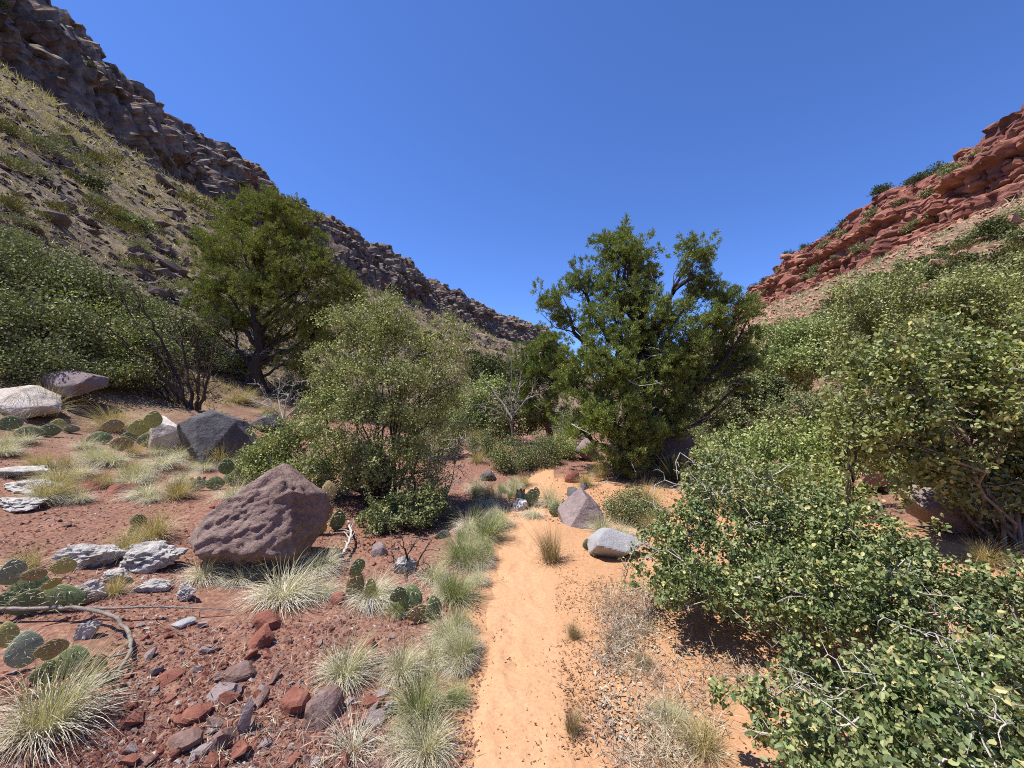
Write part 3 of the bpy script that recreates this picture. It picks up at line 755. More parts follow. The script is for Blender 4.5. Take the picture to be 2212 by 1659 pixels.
shrub("oak_shrub", "nearest oak scrub filling the bottom right corner", (2010, 1640), R_C, 33, "oak_leaf", 110, 21500, .064, .0235, .0165, .009, Y=1.62, bark="bark_grey", dead=50, single=300, twig=.0025)
R_D = [(1900,790,70,45,-.2),(1990,770,80,50,0),(2080,760,70,50,.1),(2170,770,70,60,0),(1870,870,55,40,-.3),(1960,890,80,50,-.3),(2060,880,80,60,-.1),(2160,880,80,70,0),(1930,970,60,40,-.2),(2040,980,80,50,-.2),(2150,1000,80,60,-.1),(2200,1080,60,60,0),(2000,1030,60,34,0),(1900,930,60,40,-.3),(2090,1040,60,36,-.1),(1960,830,60,44,-.2),(2120,820,60,50,-.2),(2215,950,60,70,-.2),(1850,960,46,36,-.2)]
shrub("oak_tree", "yellowing oak with pale twigs overhanging from the right edge", (2170, 1230), R_D, 34, "oak_leaf_yellow", 24, 27000, .13, .050, .033, .022, Y=4.4, bark="bark_grey", cat="tree", dead=60, single=300, leafpart="crown")
R_E = [(1860,650,45,40,0),(1940,640,60,40,.2),(2020,660,60,50,0),(2100,640,70,45,.1),(2190,630,60,50,0),(1900,710,55,40,-.2),(2150,700,70,50,-.3),(2060,710,50,40,-.2),(2215,720,60,60,-.2),(1880,760,40,40,0)]
shrub("leafy_tree", "fresh green leafy tree rising behind the yellowing oak", (2040, 960), R_E, 35, "broad_leaf", 20, 42000, .20, .055, .038, .04, T_DIAMOND, Y=8.5, cat="tree", bark="bark_grey", every=2, dead=60, leafpart="crown")
R_F = [(1570,985,60,36,0),(1650,960,70,40,.2),(1740,960,70,40,.3),(1820,990,60,40,.1),(1600,1030,60,36,-.3),(1700,1020,70,40,-.3),(1780,1060,60,50,-.3)]
shrub("leafy_shrub", "bright green thicket between the large juniper and the oak", (1680, 1090), R_F, 36, "willow_leaf", 34, 34000, .13, .042, .030, .018, T_DIAMOND, Y=5.9, bark="bark_grey", every=2, dead=25)
# upright sprig
R_S = [(1836,930,16,30,0),(1832,985,22,32,0),(1845,1050,26,34,0),(1830,1110,26,30,0)]
shrub("oak_sapling", "single upright oak sprig with yellow tip above the thicket", (1836, 1190), R_S, 37, "oak_leaf_yellow", 60, 420, .05, .042, .030, .016, Y=3.8, cat="sapling", multi=False, tr=.014)

# trees beyond
def far_tree(label, base_uv, lobes, seed, mat, Y, per_m2=7, per=22000, cr=.32, ln=.11, wd=.075, tr=.16, bark="bark_dark", dead=0, multi=False, name="valley_tree", cat="tree", group=None):
    return shrub(name, label, base_uv, lobes, seed, mat, per_m2, per, cr, ln, wd, tr*.35, T_DIAMOND, Y=Y, cat=cat, bark=bark, every=2, twig=.015, multi=multi, tr=tr, leafpart="crown", dead=dead, group=group)
far_tree("pale green tree with a curved dark trunk behind the large juniper", (1680, 910), [(1740,715,48,32),(1690,735,40,36,.4),(1780,735,30,32),(1720,770,52,38,-.6),(1665,790,28,34),(1775,785,28,32),(1720,820,40,24,.5)], 41, "willow_leaf", 19.0)
far_tree("grey-barked tree with a split broken trunk beside the curved one", (1642, 905), [(1660,850,25,24,.8),(1620,860,32,28,.5),(1590,840,22,28),(1640,880,30,20,.6)], 42, "scrub_leaf", 15.0, bark="bark_grey", tr=.15)
for i, (lab, uv, L, mat, Y) in enumerate([
    ("dark leafy thicket under the oak on the valley floor", (1900, 960), [(1840,870,50,40),(1900,900,60,40),(1960,930,60,40),(1830,930,50,30)], "scrub_leaf", 11.0),
    ("grey-green brush right below the pale green tree", (1740, 940), [(1700,890,40,28),(1760,880,40,30),(1800,915,40,30),(1730,925,40,24)], "scrub_leaf", 13.5),
    ("dull green brush between the juniper and the broken trunk", (1560, 950), [(1540,880,36,36),(1580,900,40,34),(1520,930,34,28),(1610,930,36,26)], "scrub_leaf", 12.5),
    ("tall green willow brush left of the dead snag", (1060, 945), [(1050,850,36,26),(1030,890,36,30),(1075,895,36,30),(1060,930,45,24)], "willow_leaf", 14.0),
    ("grey-green brush behind the dead snag", (1130, 925), [(1110,880,34,26),(1150,905,34,22),(1095,915,30,20)], "scrub_leaf", 13.0),
    ("round dark tree at the far end of the valley", (1060, 850), [(1060,800,30,18),(1040,815,26,14),(1085,815,26,16)], "far_green", 46.0),
    ("dark tree behind the shaded juniper at valley's end", (1130, 850), [(1130,805,26,18),(1160,800,30,24),(1110,825,28,16)], "far_green", 40.0),
    ("wide bush on the rise above the pale green tree", (1850, 800), [(1850,690,50,30),(1810,700,36,26),(1880,730,40,30),(1830,760,40,30)], "scrub_leaf", 26.0),
    ("green tree seen through the large juniper's lower right side", (1560, 850), [(1550,790,36,30),(1590,770,32,30),(1520,800,36,30),(1580,820,40,28)], "far_green", 24.0),
    ("green tree seen through the large juniper's trunk", (1420, 850), [(1420,800,50,30),(1350,805,50,28),(1480,805,40,28)], "far_green", 34.0),
    ]):
    s = Y/14.0
    far_tree(lab, uv, L, 50+i, mat, Y, per_m2=9.0/s**1.6, per=11000, cr=.26*s, ln=.075*s, wd=.052*s, tr=.05*s, bark="bark_grey", multi=Y < 16, name="brush" if Y < 16 else "valley_tree", cat="shrub" if Y < 16 else "tree")

# --- green scrub on the lower left slope (copies of two shrubs, one by one)
def proto_shrub(seed, mat, n, cr, ln, wd, bark, T=T_DIAMOND, ncl=60, tuft=False):
    rng = np.random.default_rng(seed)
    q = rv(rng, ncl)*(rng.uniform(.25, 1, ncl)**.5)[:, None]; q[:, 2] = np.abs(q[:, 2])*1.0+.12
    q = q*(1+.25*fbm(q*1.7+seed, 2, seed))[:, None]*.5
    per = n//ncl; m = ncl*per
    c = np.repeat(q, per, 0)+rng.normal(size=(m, 3))*cr; c[:, 2] = np.abs(c[:, 2])
    nr = norm(rng.normal(size=(m, 3))+np.array([0, 0, .5]))
    d = np.cross(nr, rv(rng, m)) if not tuft else norm(c*1.2+rng.normal(size=(m, 3))*.35+np.array([0, 0, .35]))
    if tuft: nr = rv(rng, m)
    s = rng.uniform(.6, 1.3, m)
    fv, ff = leaves(c, d, nr, ln*s, wd*s, T); fm = make_mesh("foliage", fv, ff); fm.materials.append(M[mat])
    g = Geo()
    for k in range(0, ncl, 2): tube(g, curve((rng.normal()*.03, rng.normal()*.03, -.06), q[k], rng, 5, wob=.08), .014, .004, 3)
    v, f = g.get(); wm = make_mesh("stems", v, f); wm.materials.append(M[bark])
    return wm, fm
def place_shrub(name, label, cat, protos, loc, size, rotz, group=None, flat=1.0):
    r = thing(name, label, cat, loc, group); r.rotation_euler = (0, 0, rotz); r.scale = (size, size, size*flat)
    link("stems", protos[0], r); link("foliage", protos[1], r); return r
scrubA = proto_shrub(61, "scrub_leaf", 10500, .075, .028, .019, "twig_grey", ncl=90)
scrubB = proto_shrub(62, "broad_leaf", 10000, .075, .028, .019, "twig_grey", ncl=80)
rng = np.random.default_rng(8)
scrub_spots = [(40,640,210,0),(150,650,180,0),(260,690,150,0),(350,745,150,0),(60,770,240,0),(190,765,220,1),(300,790,180,0),(-60,720,220,0),(420,770,110,0),(110,830,170,0),(240,830,150,1),(470,800,100,0),(10,560,120,0)]
scrub_lab = ["topmost big scrub bush left of the scree tongue", "rounded scrub bush beside the topmost one on the left slope", "scrub bush nearest the scree tongue's left edge", "scrub bush just under the scree tongue", "wide green scrub bush behind the white slab rock", "dark scrub bush behind the leaning bare branches", "scrub bush among the upper bare branches", "scrub bush cut by the left picture edge", "grey-green scrub at the left foot of the tall juniper", "low scrub bush right behind the tilted slab", "low scrub bush between slab and bare shrub", "small scrub bush touching the tall juniper's lower branches", "small scrub bush high at the left picture edge"]
for (u, v, wpx, k), lab in zip(scrub_spots, scrub_lab):
    p = G(u, v); size = wpx*K*p[1]*1.0
    place_shrub("scrub_bush", lab, "shrub", scrubB if k else scrubA, p-np.array([0, 0, .05*size]), size, rng.uniform(0, 6), "green scrub on the lower left slope", 1.0)
# small shrubs at the head of the path
for (u, v, wpx, flat, mt, lab) in [(1105, 1015, 95, 1.15, 0, "rounded grey-green shrub at the left of the path's far end"), (1165, 1005, 90, 1.2, 0, "upright grey-green shrub at the middle of the path's far end"),
        (1215, 990, 80, 1.1, 1, "yellow-green shrub in front of the shaded juniper"), (1365, 1125, 120, .9, 0, "wispy pale shrub right behind the half-buried grey rock"), (1040, 985, 70, 1.2, 0, "thin shrub left of the path's far end"), (1545, 1010, 90, 1.0, 1, "bright low bush beside the shaded boulder under the juniper")]:
    p = G(u, v); place_shrub("low_shrub", lab, "shrub", scrubB if mt else scrubA, p, wpx*K*p[1], rng.uniform(0, 6), None, flat)

for i_, (u, v, wpx, flat, mt) in enumerate([(935, 985, 120, .9, 0), (1000, 945, 100, 1.1, 0), (960, 915, 110, 1.0, 1), (890, 930, 110, .9, 0), (1045, 915, 80, 1.2, 1), (1230, 935, 90, 1.0, 0), (1290, 930, 90, 1.0, 0), (1500, 985, 100, 1.0, 0), (1560, 965, 100, 1.0, 1), (1470, 945, 90, 1.0, 0), (1890, 1030, 120, 1.0, 0), (1960, 1060, 120, 1.0, 0), (1780, 1010, 110, 1.0, 1), (2050, 1030, 120, 1.0, 0), (2200, 1040, 130, 1.0, 0), (640, 860, 90, 1.0, 0), (720, 880, 90, 1.0, 1), (800, 900, 110, 1.0, 0)]):
    p = G(u, v); place_shrub("valley_bush", "grey-green bush in the brush behind the trees", "shrub", scrubB if mt else scrubA, p, wpx*K*p[1], rng.uniform(0, 6), "bushes filling the brush behind the trees", flat)
# ------------------------------------------------------------------ bare shrub, dead snag, sticks
def bare(name, label, cat, stems, mat, seed, r0, ntw, tl, Y=None, parts=True):
    rng = np.random.default_rng(seed)
    pts = [[P(u, v, y) for (u, v, y) in st] for st in stems]
    b = np.array(pts[0][0]); b[2] = g1(b[0], b[1]); root = thing(name, label, cat, b)
    for i, st in enumerate(pts):
        st = np.array(st); g = Geo()
        t0 = np.linspace(0, 1, len(st)); tt = np.linspace(0, 1, 14)
        c = np.stack([np.interp(tt, t0, st[:, k]) for k in range(3)], 1); c[1:-1] = .5*c[1:-1]+.25*(c[2:]+c[:-2])
        L = np.linalg.norm(c[-1]-c[0]); c[1:-1] += rng.normal(size=(12, 3))*.010*L
        tube(g, c, r0, r0*.2, 6)
        dirm = norm((c[-1]-c[0])[None])[0]
        for _ in range(ntw):
            k = rng.integers(3, 14); d = norm((dirm*.7+rv(rng, 1)[0]*.9)[None])[0]
            q = curve(c[k], c[k]+d*tl*rng.uniform(.4, 1.1), rng, 5, wob=.12); tube(g, q, r0*.34, r0*.08, 3)
            for _k in range(3):
                k2 = rng.integers(1, 4); d2 = norm((d*.6+rv(rng, 1)[0])[None])[0]
                tube(g, curve(q[k2], q[k2]+d2*tl*.4*rng.uniform(.4, 1), rng, 4, wob=.12), r0*.16, r0*.06, 3)
        part("branch", *g.get(), M[mat], root, True)
    return root
yb = G(400, 880)[1]
bare("bare_shrub", "leaning bare shrub with long dark branches left of the tall juniper", "shrub", [
    [(395,885,yb),(330,805,yb),(230,738,yb-.2),(130,665,yb-.4),(45,610,yb-.5)], [(400,885,yb),(350,770,yb+.2),(290,690,yb+.3),(230,615,yb+.4)],
    [(405,885,yb),(370,775,yb),(330,700,yb-.2),(285,625,yb-.3)], [(415,885,yb),(400,775,yb+.1),(390,690,yb+.2)], [(430,885,yb),(452,810,yb),(462,730,yb+.1)],
    [(385,885,yb),(300,845,yb-.3),(180,838,yb-.6)], [(390,885,yb),(310,825,yb+.2),(200,795,yb+.4)], [(410,885,yb),(340,800,yb-.4),(270,740,yb-.6),(215,690,yb-.7)],
    [(425,885,yb),(430,800,yb-.3),(420,720,yb-.4)], [(400,888,yb),(345,850,yb-.4),(250,800,yb-.7)], [(380,880,yb),(290,790,yb+.5),(150,690,yb+.8)]], "bark_dark", 71, .048, 16, .75)
ys = 9.2
bare("dead_snag", "thin dead leafless snag standing at the end of the path", "tree", [
    [(1108,940,ys),(1106,880,ys),(1103,830,ys),(1107,760,ys)], [(1107,905,ys),(1070,850,ys+.3),(1035,810,ys+.4)], [(1107,900,ys),(1140,860,ys),(1170,850,ys-.2)],
    [(1108,915,ys),(1080,890,ys-.3),(1050,880,ys-.4)], [(1106,870,ys),(1120,840,ys),(1128,800,ys+.1)]], "twig_grey", 72, .03, 8, .45)
bare("dead_twig_bush", "small grey twiggy dead bush on the red gravel beside the path", "shrub", [
    [(880,1260,G(880,1262)[1]),(870,1215,3.6),(900,1165,3.6)], [(885,1260,3.6),(905,1210,3.55),(935,1160,3.6)], [(875,1260,3.6),(855,1225,3.6),(845,1190,3.65)], [(880,1262,3.6),(900,1240,3.5),(930,1225,3.5)], [(880,1262,3.6),(880,1205,3.6),(868,1160,3.6)]], "bark_dark", 73, .014, 6, .14)
p = G(640, 880); bare("dead_twig_bush", "grey tangle of dead twigs beside the dark boulder", "shrub", [
    [(610,905,7.6),(580,870,7.6),(560,830,7.6)], [(612,905,7.6),(620,860,7.6),(640,825,7.6)], [(608,905,7.6),(590,880,7.4),(545,865,7.4)], [(612,905,7.6),(600,860,7.8),(605,815,7.8)], [(614,905,7.6),(640,880,7.5),(665,860,7.5)]], "bark_pale", 74, .016, 12, .35)
def stick(label, uvs, r0, r1, seed, mat="twig_grey", z=.03, name="fallen_branch"):
    pts = np.array([G(u, v)+np.array([0, 0, z+dz]) for (u, v, dz) in uvs]); rng = np.random.default_rng(seed)
    t0 = np.linspace(0, 1, len(pts)); tt = np.linspace(0, 1, 26); c = np.stack([np.interp(tt, t0, pts[:, k]) for k in range(3)], 1)
    for _ in range(3): c[1:-1] = .5*c[1:-1]+.25*(c[2:]+c[:-2])
    c += rng.normal(size=c.shape)*.003
    b = c.mean(0); b[2] = g1(b[0], b[1]); g = Geo(); tube(g, c-b, r0, r1, 8)
    for _ in range(5):
        k = rng.integers(4, 24); d = norm((np.append(rng.normal(size=2), .35))[None])[0]
        tube(g, curve(c[k]-b, c[k]-b+d*.13, rng, 4, wob=.1), r1*.8, r1*.3, 4)
    v, f = g.get(); o = link(name, make_mesh(name, v, f, True), None, b, M[mat]); return tag(o, label, "branch")
stick("long straight bleached branch lying across the red gravel at left", [(-40,1352,.05),(100,1348,.05),(230,1342,.05),(360,1340,.04),(500,1328,0)], .012, .004, 1, "twig_grey")
stick("hooked bleached branch curling round over the red gravel", [(140,1350,.07),(215,1352,.07),(262,1372,.05),(285,1412,.03),(278,1452,.02),(240,1482,.0),(205,1500,0)], .012, .009, 2, "bark_grey", .02)
stick("thin grey root lying beside the orange-tinted cactus pad", [(742,1215,.05),(760,1180,.08),(752,1150,.09)], .014, .010, 3, "bark_pale")
stick("thin twig lying on the sand right of the path", [(1340,1215,0),(1352,1235,0),(1342,1262,0)], .005, .003, 4, "bark_grey")

# ------------------------------------------------------------------ boulders
def place_rock(name, label, u, v, wpx, hpx, mat, seed, cat="rock", depthf=.9, sink=.2, rotz=0, sub=4, Y=None, group=None, **kw):
    p = G(u, v) if Y is None else P(u, v, Y)
    if Y is not None: p[2] = g1(p[0], p[1])
    Y0 = p[1]; Yc = Y0+wpx*K*Y0*depthf*.42
    wm = wpx*K*Yc; hm = hpx*K*Yc
    p = np.array([p[0]*Yc/Y0, Yc, 0]); p[2] = g1(p[0], p[1])
    return rock_obj(name, seed, p, (wm, wm*depthf, hm/(1-sink)), M[mat], label, cat, group, rotz, sub, sink, **kw)
# hero boulder: explicit planes so that its outline is the photographed one
HERO = [(-.58,-.12,.80,.54),(-.60,-.62,.30,.74),(.05,-.84,.54,.56),(.50,-.70,.40,.74),(.94,-.10,.28,.86),(.62,.05,.78,.84),(.15,.1,1,.92),(-.1,.95,.2,.72),(-.96,-.2,-.2,1.0),(.95,.0,-.3,.98),(.05,-.6,-.8,.62),(.2,.6,-.7,.7),(-.45,-.5,-.74,.72)]
bp = G(540, 1276); bp = np.array([bp[0]*(bp[1]+.45)/bp[1], bp[1]+.45, 0]); bp[2] = g1(bp[0], bp[1]); W_ = 262*K*bp[1]
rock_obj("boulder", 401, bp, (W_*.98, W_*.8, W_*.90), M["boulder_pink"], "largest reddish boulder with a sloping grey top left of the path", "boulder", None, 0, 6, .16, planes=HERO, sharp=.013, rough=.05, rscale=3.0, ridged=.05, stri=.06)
place_rock("boulder", "dark angular basalt boulder with a shadowed left face", 460, 1012, 165, 110, "rock_dark", 402, "boulder", .9, .06, .3, 5, planes=[(-.75,-.5,-.3,.55),(-.2,-.85,.45,.66),(.45,-.70,.55,.56),(.75,-.5,.2,.70),(.9,-.1,.5,.8),(-.45,-.1,.9,.60),(.35,.1,.9,.66),(-.9,.1,.3,.82),(0,1,.1,.8),(0,0,-1,.8),(.1,-.5,.85,.62)], sharp=.013, rough=.05)
place_rock("boulder", "pale tan blocky boulder touching the dark one's left side", 368, 985, 84, 76, "rock_pale", 463, "boulder", .9, .06, .2, 5, nplanes=9, sharp=.013, rough=.06)
place_rock("rock_slab", "white lichened flat rock at the far left", 60, 915, 180, 56, "rock_pale", 464, "rock", .6, .25, -.1, 5, nplanes=13, sharp=.013, rough=.06)
place_rock("rock_slab", "tilted pinkish slab lying on the white lichened rock", 135, 885, 130, 50, "rock_purple", 465, "rock", .7, .0, .2, 5, nplanes=12, sharp=.013, rough=.03, tilt=(0.1, .22))
place_rock("boulder", "upright grey-purple boulder dappled with shade under the small tree", 790, 1115, 100, 120, "rock_purple", 406, "boulder", .8, .08, .4, 5, nplanes=10, sharp=.013, rough=.06, Y=5.6)
place_rock("rock", "flat wedge of rock right of the dark boulder", 570, 935, 80, 34, "rock_dark", 407, "rock", .8, .1, .2, 4, nplanes=8, sharp=.013, rough=.03)
place_rock("rock", "half-buried pale grey rock on the right side of the sand", 1332, 1212, 120, 56, "rock_grey", 408, "rock", .8, .22, .0, 5, nplanes=13, sharp=.06, rough=.03)
place_rock("rock", "triangular lichened purple rock at the bend of the path", 1258, 1140, 95, 70, "rock_purple", 409, "rock", .8, .1, .1, 5, planes=[(-.7,-.3,.62,.45),(.7,-.2,.62,.55),(.0,-.9,.35,.55),(0,1,.2,.7),(1,0,-.1,.9),(-1,0,-.1,.95),(0,0,-1,.6)], sharp=.013, rough=.07)
place_rock("boulder", "dark boulder in the deep shade under the large juniper", 1440, 1030, 120, 85, "rock_dark", 410, "boulder", .9, .05, .2, 5, nplanes=10, sharp=.03, rough=.05, Y=8.0)
place_rock("rock", "pale lichened rock at the foot of the large juniper's left side", 1270, 985, 60, 46, "rock_purple", 411, "rock", .8, .1, .2, 4, nplanes=10, sharp=.03, rough=.06, Y=8.8)
place_rock("boulder", "red sandstone boulder showing above the right thicket", 1830, 1025, 130, 70, "rock_sandstone", 412, "boulder", .8, .05, .2, 5, nplanes=10, sharp=.013, rough=.04, Y=6.6)
place_rock("rock_slab", "long tan slab leaning among the right bushes", 2030, 1170, 130, 90, "rock_purple", 413, "rock", .6, .05, -.3, 5, nplanes=7, sharp=.013, rough=.03, Y=4.6, tilt=(0, .55))
place_rock("boulder", "dark purple-grey boulder under the yellowing oak", 2150, 1190, 170, 90, "rock_dark", 414, "boulder", .8, .1, .2, 5, nplanes=9, sharp=.03, rough=.05, Y=5.0)
place_rock("rock", "orange sandstone rock at the curved trunk's base", 1722, 925, 50, 36, "rock_sandstone", 415, "rock", .8, .1, .2, 4, nplanes=9, sharp=.03, rough=.05, Y=13.0)
for (u, v, wp, hp, mt, sd, lab) in [(1052,1040,42,24,"rock_dark",421,"dark rock at the left edge of the trail hump"),(1237,1045,40,30,"rock_red",422,"round dark red rock at the trail's right edge"),(1262,1060,28,18,"rock_dark",423,"small dark rock below the round red one"),(1240,1075,42,20,"rock_dark",424,"low dark stone on the trail's right edge"),
        (1122,1104,44,24,"rock_pale",425,"white flat rock at the left of the trail hump"),(985,990,90,22,"rock_sandstone",426,"flat pinkish ledge rock behind the twiggy shrub"),(955,1165,36,20,"rock_dark",427,"small dark rock in the shade of the small tree"),(820,1205,40,26,"rock_purple",428,"small purple rock beside the thin grey root"),
        (700,1580,100,60,"stone_mix",429,"rounded brown rock half hidden by grass, lower middle"),(640,1560,70,48,"rock_red",430,"crumbly red rock beside the upright grey shard"),(478,1523,58,18,"rock_purple",431,"flat purple-grey stone lying on the red gravel"),(520,1475,60,26,"stone_mix",432,"brown flat-topped stone above the purple-grey one"),
        (365,1492,58,14,"rock_red",433,"long flat brick-red stone on the gravel slope"),(575,1370,70,30,"rock_red",434,"flat red stone below the wide grass fountain"),(560,1415,62,40,"rock_red",435,"chunky red stone beneath the flat red one"),(395,1365,46,10,"rock_grey",436,"thin grey flake lying under the straight branch"),
        (262,1068,60,20,"rock_red",437,"low dark red rock behind the left grass tufts"),(200,1062,70,18,"rock_red",438,"broad low red rock at the top of the gravel slope"),(470,1100,36,20,"rock_red",439,"small dark red rock left of the largest boulder"),(400,1640,62,30,"stone_mix",440,"brown stone at the bottom of the gravel slope"),
        (490,1632,56,36,"stone_mix",441,"lumpy brown stone at the bottom edge of the gravel"),(425,1567,70,20,"rock_red",442,"orange-red slab sunk in the gravel"),(770,1440,40,26,"rock_red",443,"dark red stone right of the brown grass tuft"),(735,1310,40,30,"rock_red",444,"red stone beside the orange-tinted cactus"),(1700,1015,46,30,"rock_sandstone",445,"small pinkish rock in the bright thicket")]:
    place_rock("rock", lab, u, v, wp*.95, hp*.8, mt, sd, "rock", .8, .45, sd*.7, 3, nplanes=10, sharp=.013, rough=.06)
# upright grey shard
p = G(530, 1590); rock_obj("stone_shard", 451, p, (.05, .03, .16), M["rock_purple"], "upright thin grey stone shard casting a small shadow", "rock", None, .4, 3, .15, nplanes=8, sharp=.013, rough=.02, tilt=(-.25, .25))
# bleached crusty deadwood lumps
for i, (u, v, wp, hp, rz, lab) in enumerate([(200,1235,120,46,.35,"white weathered wood lump nearest the yellow cactus pad"),(330,1240,120,50,.2,"white weathered wood under the drooping grass tuft"),(300,1215,90,30,.5,"white fibrous wood behind the drooping grass tuft"),(190,1315,60,44,.6,"chalky white stump right of the dark cactus pads"),
        (330,1290,66,22,.5,"small white wood piece below the drooping grass"),(405,1302,50,34,-.4,"pitted white wood chunk left of the wide grass fountain"),(190,1385,44,34,.7,"white wood chip inside the hooked branch"),(60,1075,130,26,.1,"flat white wood litter at the left edge, upper piece"),(40,1110,110,22,-.1,"flat white wood litter at the left edge, lower piece"),(170,1085,40,12,.3,"little white chip right of the flat wood litter"),
        (50,1045,120,20,.15,"grey-white wood strip above the flat litter"),(250,1268,60,24,.2,"white crust between the stump and the grass"),(210,1490,60,22,.6,"rotten pale wood end below the hooked branch"),(845,1555,30,26,.2,"white chalky lump between the two lower grass clumps"),(800,1325,26,22,.2,"pale lump at the foot of the orange-tinted cactus"),(875,1245,50,34,.3,"grey rotten stump by the dead twiggy bush")]):
    place_rock("deadwood", lab, u, v, wp, hp, "bleached_wood", 500+i, "deadwood", .55, .2, rz, 4, planes=None, nplanes=12, sharp=.05, rough=.30, rscale=3.6, ridged=.6)

# ------------------------------------------------------------------ prickly pears
def pad_mesh(name, mat):
    d, f = ico(3); v = d.copy()
    z = v[:, 2]*.5+.5
    wdt = .82*np.sin(np.pi*np.clip(z, 0, 1)**.85)**.65
    x = d[:, 0]/np.maximum(np.sqrt(d[:, 0]**2+d[:, 1]**2), 1e-6); y = d[:, 1]/np.maximum(np.sqrt(d[:, 0]**2+d[:, 1]**2), 1e-6)
    v = np.stack([x*wdt*.5, y*wdt*.09*1.2, z], 1)
    me = make_mesh(name, v, f, True); me.materials.append(M[mat]); return me
PADS = {k: pad_mesh("pad", "cactus_"+k) for k in ("green", "blue", "yellow", "tan")}
def spine_mesh():
    rng = np.random.default_rng(4); g = Geo()
    for iz in range(6):
        for ix in range(-3, 4):
            z = .12+iz*.155; x = ix*.13+(iz % 2)*.06; wd = .82*math.sin(math.pi*z**.85)**.65*.5
            if abs(x) > wd*.98: continue
            for s in (-1, 1):
                yb_ = s*.10*math.sqrt(max(0, 1-(x/wd)**2))*.9
                for _ in range(2):
                    d = norm(np.array([[rng.normal()*.6, s*.9, rng.normal()*.5-.1]]))[0]*rng.uniform(.12, .26)
                    p0 = np.array([x, yb_, z]); sd = norm(np.cross(d, rv(rng, 1)[0])[None])[0]*.011
                    g.add(np.array([p0-sd, p0+sd, p0+d]), np.array([[0, 1, 2]]))
    for t_ in np.linspace(.4, .98, 8):
        for s in (-1, 1):
            wd = .82*math.sin(math.pi*t_**.85)**.65*.5; p0 = np.array([s*wd, 0, t_]); d = norm(np.array([[s*.8, rng.normal()*.4, .5]]))[0]*.2
            sd = np.array([0, .006, 0.004]); g.add(np.array([p0-sd, p0+sd, p0+d]), np.array([[0, 1, 2]]))
    v, f = g.get(); me = make_mesh("spines", v, f); me.materials.append(M["spine"]); return me
SPINES = spine_mesh()
FRUIT = make_mesh("fruit", ico(2)[0]*np.array([.07, .07, .12]), ico(2)[1], True); FRUIT.materials.append(M["cactus_fruit"])
rng = np.random.default_rng(77)
def cactus(label, pads, Yref=None, group=None, fruit=0):
    """pads: (u, v_bottom, width px, height px, facing deg, lean, kind) bottoms of the pads in the picture"""
    p0 = G(pads[0][0], max(q[1] for q in pads)); Y0 = p0[1] if Yref is None else Yref
    vmax = max(q[1] for q in pads)
    root = thing("prickly_pear", label, "cactus", (p0[0], p0[1], g1(p0[0], p0[1])), group)
    for i, (u, v, wp, hp, face, lean, kind) in enumerate(pads):
        q = G(u, v) if v > vmax-26 and Yref is None else P(u, v, Y0+rng.normal()*.05)
        q[2] = max(q[2], g1(q[0], q[1])-.02)
        o = link("pad", PADS[kind], root, q-np.array(root.location))
        hs = .88*hp*K*q[1]; ws = .88*wp*K*q[1]/.82/max(abs(math.cos(math.radians(face))), .35)
        o.scale = (ws, hs*.9, hs); o.rotation_euler = (rng.normal()*.15-.1, lean, math.radians(face)+math.atan2(-q[0], q[1])*.6)
        s = link("spines", SPINES, o); s["kind"] = "stuff"
        if i < fruit:
            for t_ in (-.2, .05, .25):
                e = link("fruit", FRUIT, o, (t_, 0, .98-abs(t_)*.3))
    return root
cactus("prickly pear with dark shaded pads and one bright yellow pad at left", [(60,1330,80,60,15,.1,"green"),(120,1332,105,62,-10,.1,"green"),(62,1300,66,72,20,0,"green"),(28,1262,26,60,70,.05,"blue"),(135,1240,46,40,10,.1,"yellow"),(70,1255,40,30,30,.2,"tan"),(110,1272,26,26,50,0,"yellow"),(8,1335,40,50,20,0,"green"),(165,1310,40,40,40,.5,"tan")])
cactus("prickly pear with grey-green upright pads above the corner grass", [(50,1442,58,82,25,.05,"blue"),(12,1400,40,60,20,0,"yellow"),(118,1420,30,40,55,-.1,"blue"),(145,1470,66,68,10,.1,"green"),(98,1480,50,50,35,.2,"green"),(190,1470,46,50,50,.3,"tan"),(110,1420,40,40,60,.3,"tan")])
cactus("tall prickly pear pad with orange fruit beside the sunlit grass", [(768,1300,40,74,30,0,"tan"),(774,1240,30,36,55,0,"green"),(800,1300,22,50,60,.1,"yellow")], fruit=1)
cactus("low prickly pear hidden among the grass left of the path", [(905,1345,62,44,15,.1,"tan"),(880,1318,60,60,-10,.2,"green"),(940,1345,36,60,40,0,"green"),(860,1300,36,36,30,0,"green")])
cactus("prickly pear growing against the largest boulder's right side", [(700,1130,40,60,30,0,"tan"),(728,1150,30,50,50,.1,"green"),(712,1082,34,50,20,0,"tan"),(690,1160,30,36,40,0,"yellow")])
cactus("three grey-green cactus pads behind the largest boulder", [(425,1062,44,32,5,0,"blue"),(462,1060,40,34,10,.1,"green"),(500,1050,46,42,-5,.2,"green"),(490,1025,26,40,50,0,"green")], fruit=1)
cactus("single thin cactus stalk on the bare red gravel", [(292,1165,18,30,60,0,"tan"),(300,1140,22,34,60,.2,"green")])
cactus("yellow-green prickly pear patch left of the dark boulder", [(215,962,44,34,20,0,"green"),(262,975,46,36,0,0,"tan"),(300,940,36,40,30,0,"yellow"),(328,925,30,44,40,.1,"yellow"),(335,972,40,34,10,0,"green"),(245,932,36,32,30,0,"tan"),(318,965,34,34,30,0,"green"),(285,955,40,30,10,0,"green")])
cactus("prickly pear cluster at the far left below the white rock", [(20,930,44,36,10,0,"green"),(60,950,46,34,20,0,"green"),(105,945,36,32,30,0,"green"),(125,930,28,28,20,0,"yellow"),(155,935,30,22,10,0,"blue")])
